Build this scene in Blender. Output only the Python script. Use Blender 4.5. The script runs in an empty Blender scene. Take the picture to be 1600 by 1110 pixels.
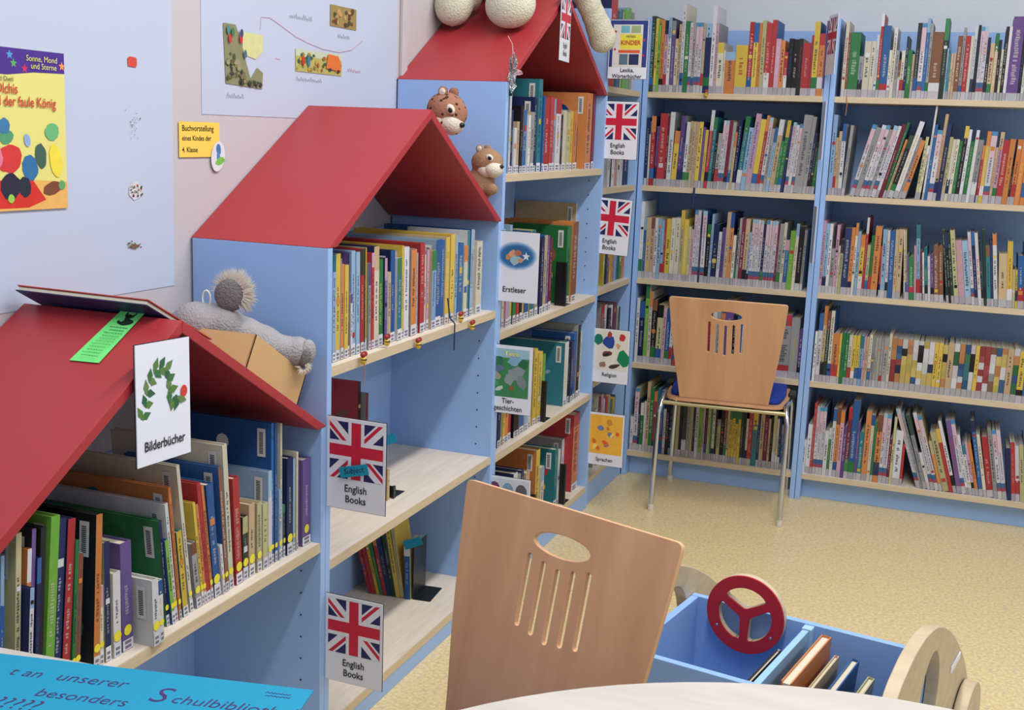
import bpy, bmesh, math, random
from mathutils import Vector, Matrix

# ------------------------------------------------------------------ camera, light, exposure
scn = bpy.context.scene
COL = scn.collection
R = math.radians

cam_d = bpy.data.cameras.new('camera'); cam = bpy.data.objects.new('camera', cam_d); COL.objects.link(cam)
cam_d.sensor_width = 36.0; cam_d.lens = 36.0 * 1839.43 / 1600.0; cam_d.clip_start = 0.02
_y, _p, _r = R(20.6026), R(10.8537), R(2.2034)
_f = Vector((-math.sin(_y) * math.cos(_p), math.cos(_y) * math.cos(_p), -math.sin(_p)))
_rt = Vector((math.cos(_y), math.sin(_y), 0)); _up = _rt.cross(_f)
_R = math.cos(_r) * _rt + math.sin(_r) * _up; _U = -math.sin(_r) * _rt + math.cos(_r) * _up
_m = Matrix((_R, _U, -_f)).transposed().to_4x4(); _m.translation = Vector((1.4653, -0.1067, 1.3106))
cam.matrix_world = _m
scn.camera = cam

w = bpy.data.worlds.new('room_light'); scn.world = w; w.use_nodes = True
w.node_tree.nodes['Background'].inputs[0].default_value = (0.80, 0.88, 1.0, 1)
w.node_tree.nodes['Background'].inputs[1].default_value = 0.50

def area(name, loc, size, power, aim, col=(1, 0.97, 0.92)):
    d = bpy.data.lights.new(name, 'AREA'); d.shape = 'RECTANGLE'; d.size, d.size_y = size; d.energy = power; d.color = col
    o = bpy.data.objects.new(name, d); COL.objects.link(o); o.location = loc
    o.rotation_euler = (Vector(aim) - Vector(loc)).to_track_quat('-Z', 'Y').to_euler()
    return o
area('ceiling_lamp', (1.30, 1.75, 2.75), (0.14, 3.1), 54, (1.30, 1.75, 0))
area('ceiling_lamp', (3.70, 1.60, 2.75), (0.16, 2.9), 30, (3.70, 1.60, 0))

vs = scn.view_settings
vs.view_transform = 'Standard'; vs.look = 'None'; vs.gamma = 1.0; vs.use_curve_mapping = False; vs.exposure = 0.33

# ------------------------------------------------------------------ colours and materials
def lin(c):
    return tuple(((v / 255.0) / 12.92 if v / 255.0 <= 0.04045 else ((v / 255.0 + 0.055) / 1.055) ** 2.4) for v in c)
PAL = dict(w=(212, 212, 220), W=(212, 206, 182), g=(150, 150, 152), k=(26, 26, 32), n=(26, 40, 98), b=(30, 92, 172), l=(135, 176, 216),
           t=(28, 122, 138), G=(38, 130, 66), L=(112, 186, 52), D=(40, 68, 54), y=(228, 192, 58), Y=(190, 186, 128), o=(226, 128, 56),
           r=(196, 44, 50), m=(126, 30, 58), p=(206, 150, 178), v=(104, 72, 150), B=(138, 80, 54), e=(202, 170, 128), x=(204, 200, 212))
NAME = dict(w='white', W='cream', g='grey', k='black', n='navy', b='blue', l='pale blue', t='teal', G='green', L='lime green', D='dark green',
            y='yellow', Y='khaki', o='orange', r='red', m='maroon', p='pink', v='purple', B='brown', e='tan', x='white striped', c='patterned')

def mat(name, col, rough=0.5, var=0.05, scale=30, metal=0.0, bump=0.0, spec=0.4, bscale=200):
    m = bpy.data.materials.new(name); m.use_nodes = True; nt = m.node_tree; b = nt.nodes['Principled BSDF']
    b.inputs['Roughness'].default_value = rough; b.inputs['Metallic'].default_value = metal
    b.inputs['Specular IOR Level'].default_value = spec
    tc = nt.nodes.new('ShaderNodeTexCoord'); nz = nt.nodes.new('ShaderNodeTexNoise'); nz.inputs['Scale'].default_value = scale
    nz.inputs['Detail'].default_value = 3
    nt.links.new(tc.outputs['Object'], nz.inputs['Vector'])
    mr = nt.nodes.new('ShaderNodeMapRange'); mr.inputs['To Min'].default_value = 1 - var; mr.inputs['To Max'].default_value = 1 + var
    nt.links.new(nz.outputs['Fac'], mr.inputs['Value'])
    mx = nt.nodes.new('ShaderNodeVectorMath'); mx.operation = 'SCALE'; mx.inputs[0].default_value = lin(col)
    nt.links.new(mr.outputs['Result'], mx.inputs['Scale']); nt.links.new(mx.outputs['Vector'], b.inputs['Base Color'])
    if bump:
        n2 = nt.nodes.new('ShaderNodeTexNoise'); n2.inputs['Scale'].default_value = bscale; n2.inputs['Detail'].default_value = 2
        nt.links.new(tc.outputs['Object'], n2.inputs['Vector'])
        bp = nt.nodes.new('ShaderNodeBump'); bp.inputs['Strength'].default_value = bump; bp.inputs['Distance'].default_value = 0.01
        nt.links.new(n2.outputs['Fac'], bp.inputs['Height']); nt.links.new(bp.outputs['Normal'], b.inputs['Normal'])
    return m

def grain(name, c1, c2, scale=(1, 1, 1), rough=0.45, det=6, nscale=6):
    """wood: stretched noise along one axis"""
    m = bpy.data.materials.new(name); m.use_nodes = True; nt = m.node_tree; b = nt.nodes['Principled BSDF']
    b.inputs['Roughness'].default_value = rough
    tc = nt.nodes.new('ShaderNodeTexCoord'); mp = nt.nodes.new('ShaderNodeMapping'); mp.inputs['Scale'].default_value = scale
    nz = nt.nodes.new('ShaderNodeTexNoise'); nz.inputs['Scale'].default_value = nscale; nz.inputs['Detail'].default_value = det
    nz.inputs['Distortion'].default_value = 0.6
    nt.links.new(tc.outputs['Object'], mp.inputs['Vector']); nt.links.new(mp.outputs['Vector'], nz.inputs['Vector'])
    cr = nt.nodes.new('ShaderNodeValToRGB'); cr.color_ramp.elements[0].position = 0.32; cr.color_ramp.elements[1].position = 0.68
    cr.color_ramp.elements[0].color = (*lin(c1), 1); cr.color_ramp.elements[1].color = (*lin(c2), 1)
    nt.links.new(nz.outputs['Fac'], cr.inputs['Fac']); nt.links.new(cr.outputs['Color'], b.inputs['Base Color'])
    return m

def printed(name, rough=0.45, var=0.12, scale=60):
    """ink on paper: colour from the mesh, varied a little by noise"""
    m = bpy.data.materials.new(name); m.use_nodes = True; nt = m.node_tree; b = nt.nodes['Principled BSDF']
    b.inputs['Roughness'].default_value = rough; b.inputs['Specular IOR Level'].default_value = 0.35
    at = nt.nodes.new('ShaderNodeAttribute'); at.attribute_name = 'ink'
    tc = nt.nodes.new('ShaderNodeTexCoord'); nz = nt.nodes.new('ShaderNodeTexNoise'); nz.inputs['Scale'].default_value = scale; nz.inputs['Detail'].default_value = 4
    nt.links.new(tc.outputs['Object'], nz.inputs['Vector'])
    mr = nt.nodes.new('ShaderNodeMapRange'); mr.inputs['To Min'].default_value = 1 - var; mr.inputs['To Max'].default_value = 1 + var
    nt.links.new(nz.outputs['Fac'], mr.inputs['Value'])
    mx = nt.nodes.new('ShaderNodeVectorMath'); mx.operation = 'SCALE'
    nt.links.new(at.outputs['Color'], mx.inputs[0]); nt.links.new(mr.outputs['Result'], mx.inputs['Scale'])
    nt.links.new(mx.outputs['Vector'], b.inputs['Base Color'])
    return m

M = {}
M['ink'] = printed('printed_paper')
M['blue'] = mat('blue_lacquer', (148, 182, 232), 0.42, 0.03, 8)
M['cartblue'] = mat('blue_lacquer_cart', (138, 176, 232), 0.42, 0.03, 8)
M['red'] = mat('red_lacquer', (164, 50, 56), 0.36, 0.03, 6)
M['wheelred'] = mat('dark_red_lacquer', (176, 34, 46), 0.4, 0.03, 6)
M['shelf'] = grain('birch_shelf', (212, 199, 184), (223, 212, 198), (14, 1.2, 14), 0.5)
M['edge'] = grain('birch_edge', (196, 178, 148), (207, 190, 161), (30, 1.2, 30), 0.5)
M['edgex'] = grain('birch_edge_back', (196, 178, 148), (207, 190, 161), (1.2, 30, 30), 0.5)
M['beech'] = grain('beech_plywood', (190, 140, 104), (208, 160, 121), (7, 7, 0.9), 0.42, 4, 2.0)
M['beechedge'] = mat('beech_edge', (214, 168, 124), 0.5)
M['ply'] = grain('birch_plywood', (184, 166, 138), (200, 182, 153), (3, 3, 8), 0.5)
M['maple'] = grain('maple_table', (180, 174, 167), (190, 184, 177), (2, 12, 2), 0.5, 4, 3)
M['tedge'] = mat('table_edge', (208, 184, 150), 0.5)
M['wall'] = mat('white_wall', (190, 184, 189), 0.85, 0.02, 3, bump=0.06)
M['wallback'] = mat('grey_wall', (206, 210, 218), 0.85, 0.03, 60, bump=0.05)
M['paper'] = mat('white_paper', (184, 193, 214), 0.8, 0.02, 5)
M['card'] = mat('white_card', (222, 224, 236), 0.35, 0.02, 8)
M['chrome'] = mat('chrome', (205, 208, 212), 0.16, 0.02, 20, metal=1.0)
M['brass'] = mat('pale_metal', (190, 180, 140), 0.3, 0.04, 20, metal=0.7)
M['black'] = mat('black_plastic', (20, 20, 22), 0.45, 0.05, 30)
M['blackmetal'] = mat('black_bookend_metal', (24, 26, 28), 0.4, 0.05, 30)
M['bluepad'] = mat('blue_upholstery', (22, 52, 150), 0.8, 0.08, 300, bump=0.2)
M['cardboard'] = mat('cardboard', (196, 160, 112), 0.8, 0.04, 40)
M['whitefur'] = mat('cream_fleece', (206, 203, 182), 0.95, 0.10, 160, bump=0.55, bscale=190, spec=0.1)
M['greyfur'] = mat('grey_plush', (160, 157, 160), 0.95, 0.10, 60, bump=0.5, bscale=260, spec=0.1)
M['darkgrey'] = mat('dark_grey_plush', (122, 120, 122), 0.95, 0.10, 90, bump=0.6, bscale=260, spec=0.1)
M['tuft'] = mat('white_fur', (226, 224, 212), 0.9, 0.08, 60, spec=0.1)
M['tanfur'] = mat('tan_plush', (158, 124, 98), 0.95, 0.14, 40, bump=0.4, bscale=260, spec=0.1)
M['whiteplush'] = mat('white_plush', (214, 204, 192), 0.95, 0.08, 60, bump=0.4, bscale=260, spec=0.1)
M['pages'] = mat('page_edges', (206, 198, 176), 0.9, 0.06, 400)
M['green'] = mat('green_paper', (112, 222, 122), 0.7, 0.02, 10)
M['cyan'] = mat('turquoise_paper', (16, 138, 176), 0.75, 0.05, 400)
M['yellowpaper'] = mat('yellow_paper', (240, 204, 86), 0.7, 0.03, 20)
M['text'] = mat('black_print', (30, 30, 34), 0.6)
M['pen'] = mat('dark_violet_pen', (62, 40, 98), 0.6)
M['redtext'] = mat('red_print', (196, 70, 46), 0.6)
M['yellowtext'] = mat('yellow_print', (222, 214, 120), 0.6)
M['silver'] = mat('silver_foil', (176, 178, 182), 0.25, 0.3, 120, metal=0.9, bump=0.6)
M['ribbon'] = mat('navy_ribbon', (26, 46, 96), 0.6)
M['cord'] = mat('orange_cord', (176, 112, 74), 0.8)
M['bee'] = mat('bead_yellow', (214, 176, 60), 0.4)
M['beered'] = mat('bead_red', (150, 50, 44), 0.4)

def spots_mat(name, base, spot, scale, thr):
    m = mat(name, base, 0.95, 0.1, 50, bump=0.4, bscale=260, spec=0.1); nt = m.node_tree; b = nt.nodes['Principled BSDF']
    tc = nt.nodes.new('ShaderNodeTexCoord'); vo = nt.nodes.new('ShaderNodeTexVoronoi'); vo.inputs['Scale'].default_value = scale
    nt.links.new(tc.outputs['Object'], vo.inputs['Vector'])
    cr = nt.nodes.new('ShaderNodeValToRGB'); cr.color_ramp.elements[0].position = thr; cr.color_ramp.elements[1].position = thr + 0.08
    cr.color_ramp.elements[0].color = (*lin(spot), 1); cr.color_ramp.elements[1].color = (*lin(base), 1)
    nt.links.new(vo.outputs['Distance'], cr.inputs['Fac']); nt.links.new(cr.outputs['Color'], b.inputs['Base Color'])
    return m
M['leopard'] = spots_mat('leopard_plush', (158, 112, 92), (66, 44, 38), 70, 0.24)
M['leopardwhite'] = spots_mat('leopard_white_plush', (206, 196, 184), (60, 50, 46), 60, 0.16)

def floor_mat():
    m = bpy.data.materials.new('speckled_linoleum'); m.use_nodes = True; nt = m.node_tree; b = nt.nodes['Principled BSDF']
    b.inputs['Roughness'].default_value = 0.32; b.inputs['Specular IOR Level'].default_value = 0.4
    tc = nt.nodes.new('ShaderNodeTexCoord')
    n1 = nt.nodes.new('ShaderNodeTexNoise'); n1.inputs['Scale'].default_value = 110; n1.inputs['Detail'].default_value = 3
    n2 = nt.nodes.new('ShaderNodeTexNoise'); n2.inputs['Scale'].default_value = 70; n2.inputs['Detail'].default_value = 4
    mp = nt.nodes.new('ShaderNodeMapping'); mp.inputs['Location'].default_value = (7, 3, 1)
    nt.links.new(tc.outputs['Object'], n1.inputs['Vector']); nt.links.new(tc.outputs['Object'], mp.inputs['Vector']); nt.links.new(mp.outputs['Vector'], n2.inputs['Vector'])
    c1 = nt.nodes.new('ShaderNodeValToRGB'); c1.color_ramp.elements[0].position = 0.36; c1.color_ramp.elements[1].position = 0.62
    c1.color_ramp.elements[0].color = (*lin((208, 184, 136)), 1); c1.color_ramp.elements[1].color = (*lin((228, 208, 160)), 1)
    c2 = nt.nodes.new('ShaderNodeValToRGB'); c2.color_ramp.elements[0].position = 0.58; c2.color_ramp.elements[1].position = 0.66
    c2.color_ramp.elements[0].color = (0, 0, 0, 1); c2.color_ramp.elements[1].color = (0.7, 0.7, 0.7, 1)
    nt.links.new(n1.outputs['Fac'], c1.inputs['Fac']); nt.links.new(n2.outputs['Fac'], c2.inputs['Fac'])
    mx = nt.nodes.new('ShaderNodeMix'); mx.data_type = 'RGBA'; mx.inputs[7].default_value = (*lin((190, 178, 158)), 1)
    nt.links.new(c2.outputs['Color'], mx.inputs[0]); nt.links.new(c1.outputs['Color'], mx.inputs[6]); nt.links.new(mx.outputs[2], b.inputs['Base Color'])
    return m
M['floor'] = floor_mat()

# ------------------------------------------------------------------ helpers
def link(name, me, m=None, parent=None, loc=None, rot=None):
    o = bpy.data.objects.new(name, me); COL.objects.link(o)
    if m is not None and me is not None and len(me.materials) == 0: me.materials.append(m)
    if parent is not None: o.parent = parent
    if loc is not None: o.location = loc
    if rot is not None: o.rotation_euler = rot
    return o
def tag(o, label=None, cat=None, group=None, kind=None):
    if label: o['label'] = label
    if cat: o['category'] = cat
    if group: o['group'] = group
    if kind: o['kind'] = kind
    return o
def empty(name, loc=(0, 0, 0), rz=0.0, rot=None):
    o = bpy.data.objects.new(name, None); COL.objects.link(o); o.location = loc; o.rotation_euler = rot or (0, 0, rz); o.empty_display_size = 0.05
    return o
def bx(bm, x0, x1, y0, y1, z0, z1):
    v = [bm.verts.new((x, y, z)) for x in (x0, x1) for y in (y0, y1) for z in (z0, z1)]
    fs = [(0, 1, 3, 2), (4, 6, 7, 5), (0, 4, 5, 1), (2, 3, 7, 6), (0, 2, 6, 4), (1, 5, 7, 3)]
    return [bm.faces.new([v[i] for i in f]) for f in fs]
def done(name, bm, m, parent=None, bevel=0.0, smooth=False, loc=None, rot=None):
    bmesh.ops.recalc_face_normals(bm, faces=bm.faces)
    me = bpy.data.meshes.new(name); bm.to_mesh(me); bm.free()
    if smooth:
        for p in me.polygons: p.use_smooth = True
    o = link(name, me, m, parent, loc, rot)
    if bevel:
        md = o.modifiers.new('edge', 'BEVEL'); md.width = bevel; md.segments = 2; md.limit_method = 'ANGLE'
    return o
def boxobj(name, x0, x1, y0, y1, z0, z1, m, parent=None, bevel=0.0012):
    bm = bmesh.new(); bx(bm, x0, x1, y0, y1, z0, z1); return done(name, bm, m, parent, bevel)
def prism(name, pts, axis, a0, a1, m, parent=None, bevel=0.0012):
    """polygon pts in the plane across axis, extruded a0..a1"""
    bm = bmesh.new()
    def P(p, a): return {'x': (a, p[0], p[1]), 'y': (p[0], a, p[1]), 'z': (p[0], p[1], a)}[axis]
    A = [bm.verts.new(P(p, a0)) for p in pts]; B = [bm.verts.new(P(p, a1)) for p in pts]
    bm.faces.new(A); bm.faces.new(B[::-1])
    for i in range(len(pts)): bm.faces.new((A[i], A[(i + 1) % len(pts)], B[(i + 1) % len(pts)], B[i]))
    return done(name, bm, m, parent, bevel)
def curve_mesh(cu):
    o = bpy.data.objects.new('tmp', cu); COL.objects.link(o)
    dg = bpy.context.evaluated_depsgraph_get(); me = bpy.data.meshes.new_from_object(o.evaluated_get(dg))
    bpy.data.objects.remove(o); bpy.data.curves.remove(cu)
    return me
def plate(name, loops, thick, m, parent=None, bevel=0.0, loc=None, rot=None, edge=None):
    """flat board in local XZ, outline loops (first outer, others holes), thickness along Y"""
    cu = bpy.data.curves.new(name, 'CURVE'); cu.dimensions = '2D'; cu.fill_mode = 'BOTH'; cu.extrude = thick / 2; cu.bevel_depth = bevel; cu.offset = -bevel
    if bevel: cu.extrude = thick / 2 - bevel
    for lp in loops:
        s = cu.splines.new('POLY'); s.points.add(len(lp) - 1); s.use_cyclic_u = True
        for i, p in enumerate(lp): s.points[i].co = (p[0], p[1], 0, 1)
    me = curve_mesh(cu); me.transform(Matrix.Rotation(R(90), 4, 'X')); me.materials.clear(); me.materials.append(m)
    if edge is not None:
        me.materials.append(edge)
        for p in me.polygons:
            if abs(p.normal.y) < 0.5: p.material_index = 1
    return link(name, me, m, parent, loc, rot)
def text_obj(name, s, size, m, parent=None, loc=(0, 0, 0), align='CENTER', rot=(0, 0, 0), bold=0.0, shear=0.0, sx=1.0, space=1.0):
    cu = bpy.data.curves.new(name, 'FONT'); cu.body = s; cu.size = size; cu.align_x = align; cu.offset = bold * size; cu.shear = shear; cu.resolution_u = 3; cu.space_line = space
    me = curve_mesh(cu); me.transform(Matrix.Diagonal((sx, 1, 1, 1))); me.transform(Matrix.Rotation(R(90), 4, 'X')); me.materials.clear()
    return link(name, me, m, parent, loc, rot)
def tube(name, pts, rad, m, parent=None, cyclic=False, res=3):
    cu = bpy.data.curves.new(name, 'CURVE'); cu.dimensions = '3D'; cu.bevel_depth = rad; cu.bevel_resolution = res; cu.use_fill_caps = True
    s = cu.splines.new('POLY'); s.points.add(len(pts) - 1); s.use_cyclic_u = cyclic
    for i, p in enumerate(pts): s.points[i].co = (*p, 1)
    me = curve_mesh(cu); me.materials.clear()
    for p in me.polygons: p.use_smooth = True
    return link(name, me, m, parent)
def arcpts(p0, p1, p2, n=6):
    """rounded corner at p1 (quadratic)"""
    p0, p1, p2 = Vector(p0), Vector(p1), Vector(p2)
    return [tuple((1 - t) ** 2 * p0 + 2 * t * (1 - t) * p1 + t * t * p2) for t in [i / n for i in range(n + 1)]]

class Ink:
    """coloured flat shapes in the local XZ plane, facing -Y; each shape a hair in front of the one before"""
    def __init__(s): s.bm = bmesh.new(); s.c = s.bm.loops.layers.float_color.new('ink'); s.y = 0.0
    def face(s, vs, col):
        f = s.bm.faces.new([s.bm.verts.new(v) for v in vs])
        c = (*lin(col), 1)
        for l in f.loops: l[s.c] = c
        return f
    def poly(s, pts, col, up=0.00006):
        s.y -= up
        if len(pts) >= 3: s.face([(p[0], s.y, p[1]) for p in pts], col)
    def rect(s, x0, z0, x1, z1, col, up=0.00006): s.poly([(x0, z0), (x1, z0), (x1, z1), (x0, z1)], col, up)
    def ell(s, cx, cz, rx, rz, col, n=14, rot=0.0, jag=0.0, up=0.00006):
        ca, sa = math.cos(rot), math.sin(rot); P = []
        for i in range(n):
            a = 2 * math.pi * i / n; k = 1 + jag * random.uniform(-1, 1); x, z = rx * k * math.cos(a), rz * k * math.sin(a)
            P.append((cx + x * ca - z * sa, cz + x * sa + z * ca))
        s.poly(P, col, up)
    def obj(s, name, parent=None, loc=None, rot=None, m=None):
        me = bpy.data.meshes.new(name); s.bm.to_mesh(me); s.bm.free()
        return link(name, me, m or M['ink'], parent, loc, rot)

def clip(pts, x0, z0, x1, z1):
    for ax, lim, sg in ((0, x0, 1), (0, x1, -1), (1, z0, 1), (1, z1, -1)):
        out = []
        for i in range(len(pts)):
            a, b = pts[i], pts[(i + 1) % len(pts)]; ia, ib = (a[ax] - lim) * sg >= 0, (b[ax] - lim) * sg >= 0
            if ia: out.append(a)
            if ia != ib:
                t = (lim - a[ax]) / (b[ax] - a[ax]); out.append((a[0] + t * (b[0] - a[0]), a[1] + t * (b[1] - a[1])))
        pts = out
        if not pts: return []
    return pts
def union_flag(k, x0, z0, x1, z1):
    blue, white, red = (34, 40, 92), (222, 220, 232), (196, 34, 62)
    W, H = x1 - x0, z1 - z0; cx, cz = (x0 + x1) / 2, (z0 + z1) / 2
    k.rect(x0, z0, x1, z1, blue)
    for sx in (1, -1):
        d = Vector((W * sx, H)).normalized(); n = Vector((-d.y, d.x)); L = W + H
        def strip(h0, h1, col, a=-L, b=L):
            P = [(cx + d.x * q + n.x * h, cz + d.y * q + n.y * h) for q, h in ((a, h0), (b, h0), (b, h1), (a, h1))]
            k.poly(clip(P, x0, z0, x1, z1), col)
        strip(-H * 0.10, H * 0.10, white)
        strip(-H * 0.065, -H * 0.005, red, -L, 0); strip(H * 0.005, H * 0.065, red, 0, L)
    k.rect(cx - W * 0.15, z0, cx + W * 0.15, z1, white); k.rect(x0, cz - H * 0.17, x1, cz + H * 0.17, white)
    k.rect(cx - W * 0.09, z0, cx + W * 0.09, z1, red); k.rect(x0, cz - H * 0.10, x1, cz + H * 0.10, red)

def blob(name, balls, m, parent=None, voxel=0.006, smooth=6):
    """one continuous soft body grown from overlapping ellipsoids: (centre, radii[, euler])"""
    bm = bmesh.new()
    for b in balls:
        c, r = Vector(b[0]), b[1]; e = b[2] if len(b) > 2 else (0, 0, 0)
        from mathutils import Euler
        mt = Matrix.Translation(c) @ Euler(e).to_matrix().to_4x4() @ Matrix.Diagonal((r[0], r[1], r[2], 1))
        bmesh.ops.create_icosphere(bm, subdivisions=3, radius=1.0, matrix=mt)
    o = done(name, bm, m, parent, 0, True)
    rm = o.modifiers.new('join', 'REMESH'); rm.mode = 'VOXEL'; rm.voxel_size = voxel; rm.use_smooth_shade = True
    sm = o.modifiers.new('soft', 'SMOOTH'); sm.factor = 0.6; sm.iterations = smooth
    return o
def ball(name, c, r, m, parent=None, e=(0, 0, 0), sub=3):
    from mathutils import Euler
    bm = bmesh.new(); bmesh.ops.create_icosphere(bm, subdivisions=sub, radius=1.0, matrix=Euler(e).to_matrix().to_4x4() @ Matrix.Diagonal((r[0], r[1], r[2], 1)))
    return done(name, bm, m, parent, 0, True, loc=c)

# ------------------------------------------------------------------ the room
D = 0.3211; YB = 4.21
boxobj('floor', -0.1, 5.0, -1.6, 4.6, -0.05, 0.0, M['floor'], bevel=0)['kind'] = 'structure'
boxobj('wall_left', -0.1, 0.0, -1.6, 4.6, 0.0, 2.8, M['wall'], bevel=0)['kind'] = 'structure'
boxobj('wall_back', 0.0, 5.0, 4.52, 4.62, 0.0, 2.8, M['wallback'], bevel=0)['kind'] = 'structure'
boxobj('trim_1', 0.0, 0.012, 2.836, 2.868, 0.0, 2.8, M['wall'], bevel=0.003)['kind'] = 'structure'

# ------------------------------------------------------------------ bookcases with gabled roofs along the left wall
T = 0.019
RISE = 0.278
def holes(parent, ypl, xs, zs, facing):
    bm = bmesh.new()
    for x in xs:
        for z in zs:
            vs_ = [bm.verts.new((x + 0.0022 * math.cos(a), ypl, z + 0.0022 * math.sin(a))) for a in [i * math.pi / 4 for i in range(8)]]
            bm.faces.new(vs_)
    o = done('pin_holes', bm, M['black'], parent); o['kind'] = 'stuff'
def house(label, y0, y1, e, shelves, group='gabled bookcases along the white wall'):
    t = empty('house_bookcase', (0, 0, 0)); tag(t, label, 'bookcase', group)
    for a, b in ((y0, y0 + T), (y1 - T, y1)):
        boxobj('side_panel', 0.006, D, a + 0.0004, b - 0.0004, 0.0, e - 0.0005, M['blue'], t)
    boxobj('back_panel', 0.004, 0.012, y0 + T, y1 - T, 0.03, e - 0.03, M['blue'], t, 0)
    for z in shelves:
        s = boxobj('shelf', 0.012, D - 0.004, y0 + T, y1 - T, z - 0.02, z, M['shelf'], t, 0.0008)
        boxobj('edge_strip', D - 0.004, D - 0.001, y0 + T, y1 - T, z - 0.02, z, M['edge'], s, 0)
    boxobj('plinth', D - 0.018, D - 0.002, y0 + T, y1 - T, 0.0, shelves[-1] - 0.0205, M['blue'], t)
    ym, r = (y0 + y1) / 2, e + RISE; th = math.atan2(RISE, (y1 - y0) / 2); tk = 0.018
    prism('roof_panel', [(y0, e), (ym, r), (ym, r - tk / math.cos(th)), (y0 + tk / math.sin(th), e)], 'x', 0.003, D + 0.001, M['red'], t, 0.0015)
    prism('roof_panel', [(y1, e), (ym, r), (ym, r - tk / math.cos(th)), (y1 - tk / math.sin(th), e)], 'x', 0.003, D + 0.001, M['red'], t, 0.0015)
    zz = [shelves[-1] + 0.06 + 0.048 * i for i in range(int((e - 0.12 - shelves[-1]) / 0.048))]
    holes(t, y1 - T - 0.0006, (D - 0.045,), [z for z in zz if all(abs(z - s) > 0.03 for s in shelves)], -1)
    return t
house('lowest blue bookcase under a red roof, with the Bilderbücher card on its ridge', 0.975, 1.8995, 0.714, (0.474, 0.06))
house('middle-height blue bookcase under a red roof, with bare shelves below its one row of books', 1.9005, 2.8195, 1.07, (0.8306, 0.4236, 0.06))
house('tallest blue house-shaped bookcase, the one with the white teddy bear on its red roof', 2.8205, 3.7495, 1.432, (1.192, 0.764, 0.418, 0.082))

def plain_case(label, name, x0, x1, y0, y1, H, shelves, face, group, kick=0.05, back=True):
    """straight bookcase; face 'x' opens towards +x, 'y' opens towards -y"""
    t = empty(name, (0, 0, 0)); tag(t, label, 'bookcase', group)
    if face == 'y':
        for a, b in ((x0, x0 + T), (x1 - T, x1)): boxobj('side_panel', a + 0.0004, b - 0.0004, y0, y1, 0.0, H, M['blue'], t)
        boxobj('back_panel', x0 + T, x1 - T, y1 - 0.012, y1 - 0.004, 0.03, H - 0.02, M['blue'], t, 0)
        for z in shelves:
            s = boxobj('shelf', x0 + T, x1 - T, y0 + 0.004, y1 - 0.012, z - 0.02, z, M['shelf'], t, 0.0008)
            boxobj('edge_strip', x0 + T, x1 - T, y0 + 0.001, y0 + 0.004, z - 0.02, z, M['edgex'], s, 0)
        boxobj('plinth', x0 + T, x1 - T, y0 + kick, y0 + kick + 0.016, 0.0, shelves[-1] - 0.0205, M['blue'], t)
    else:
        for a, b in ((y0, y0 + T), (y1 - T, y1)): boxobj('side_panel', x0, x1, a + 0.0004, b - 0.0004, 0.0, H, M['blue'], t)
        boxobj('back_panel', x0, x0 + 0.008, y0 + T, y1 - T, 0.03, H - 0.02, M['blue'], t, 0)
        for z in shelves:
            s = boxobj('shelf', x0 + 0.008, x1 - 0.004, y0 + T, y1 - T, z - 0.02, z, M['shelf'], t, 0.0008)
            boxobj('edge_strip', x1 - 0.004, x1 - 0.001, y0 + T, y1 - T, z - 0.02, z, M['edge'], s, 0)
        boxobj('plinth', x1 - 0.018, x1 - 0.002, y0 + T, y1 - T, 0.0, shelves[-1] - 0.0205, M['blue'], t)
    return t
LV = (1.465, 1.124, 0.775, 0.449, 0.10)
plain_case('narrow blue bookcase in the room corner between the tallest red roof and the back shelves', 'corner_bookcase', 0.006, 0.314, 3.7505, 4.2085, 1.713, LV, 'x', None)
plain_case('blue back-wall bookcase section behind the far beech chair, full of books', 'wall_bookcase', 0.316, 0.9845, 4.21, 4.505, 1.729, LV, 'y', 'open bookcases along the back wall')
plain_case('blue back-wall bookcase section right of the tall post, ending outside the picture', 'wall_bookcase', 0.9855, 2.05, 4.21, 4.505, 1.729, LV, 'y', 'open bookcases along the back wall')

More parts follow.
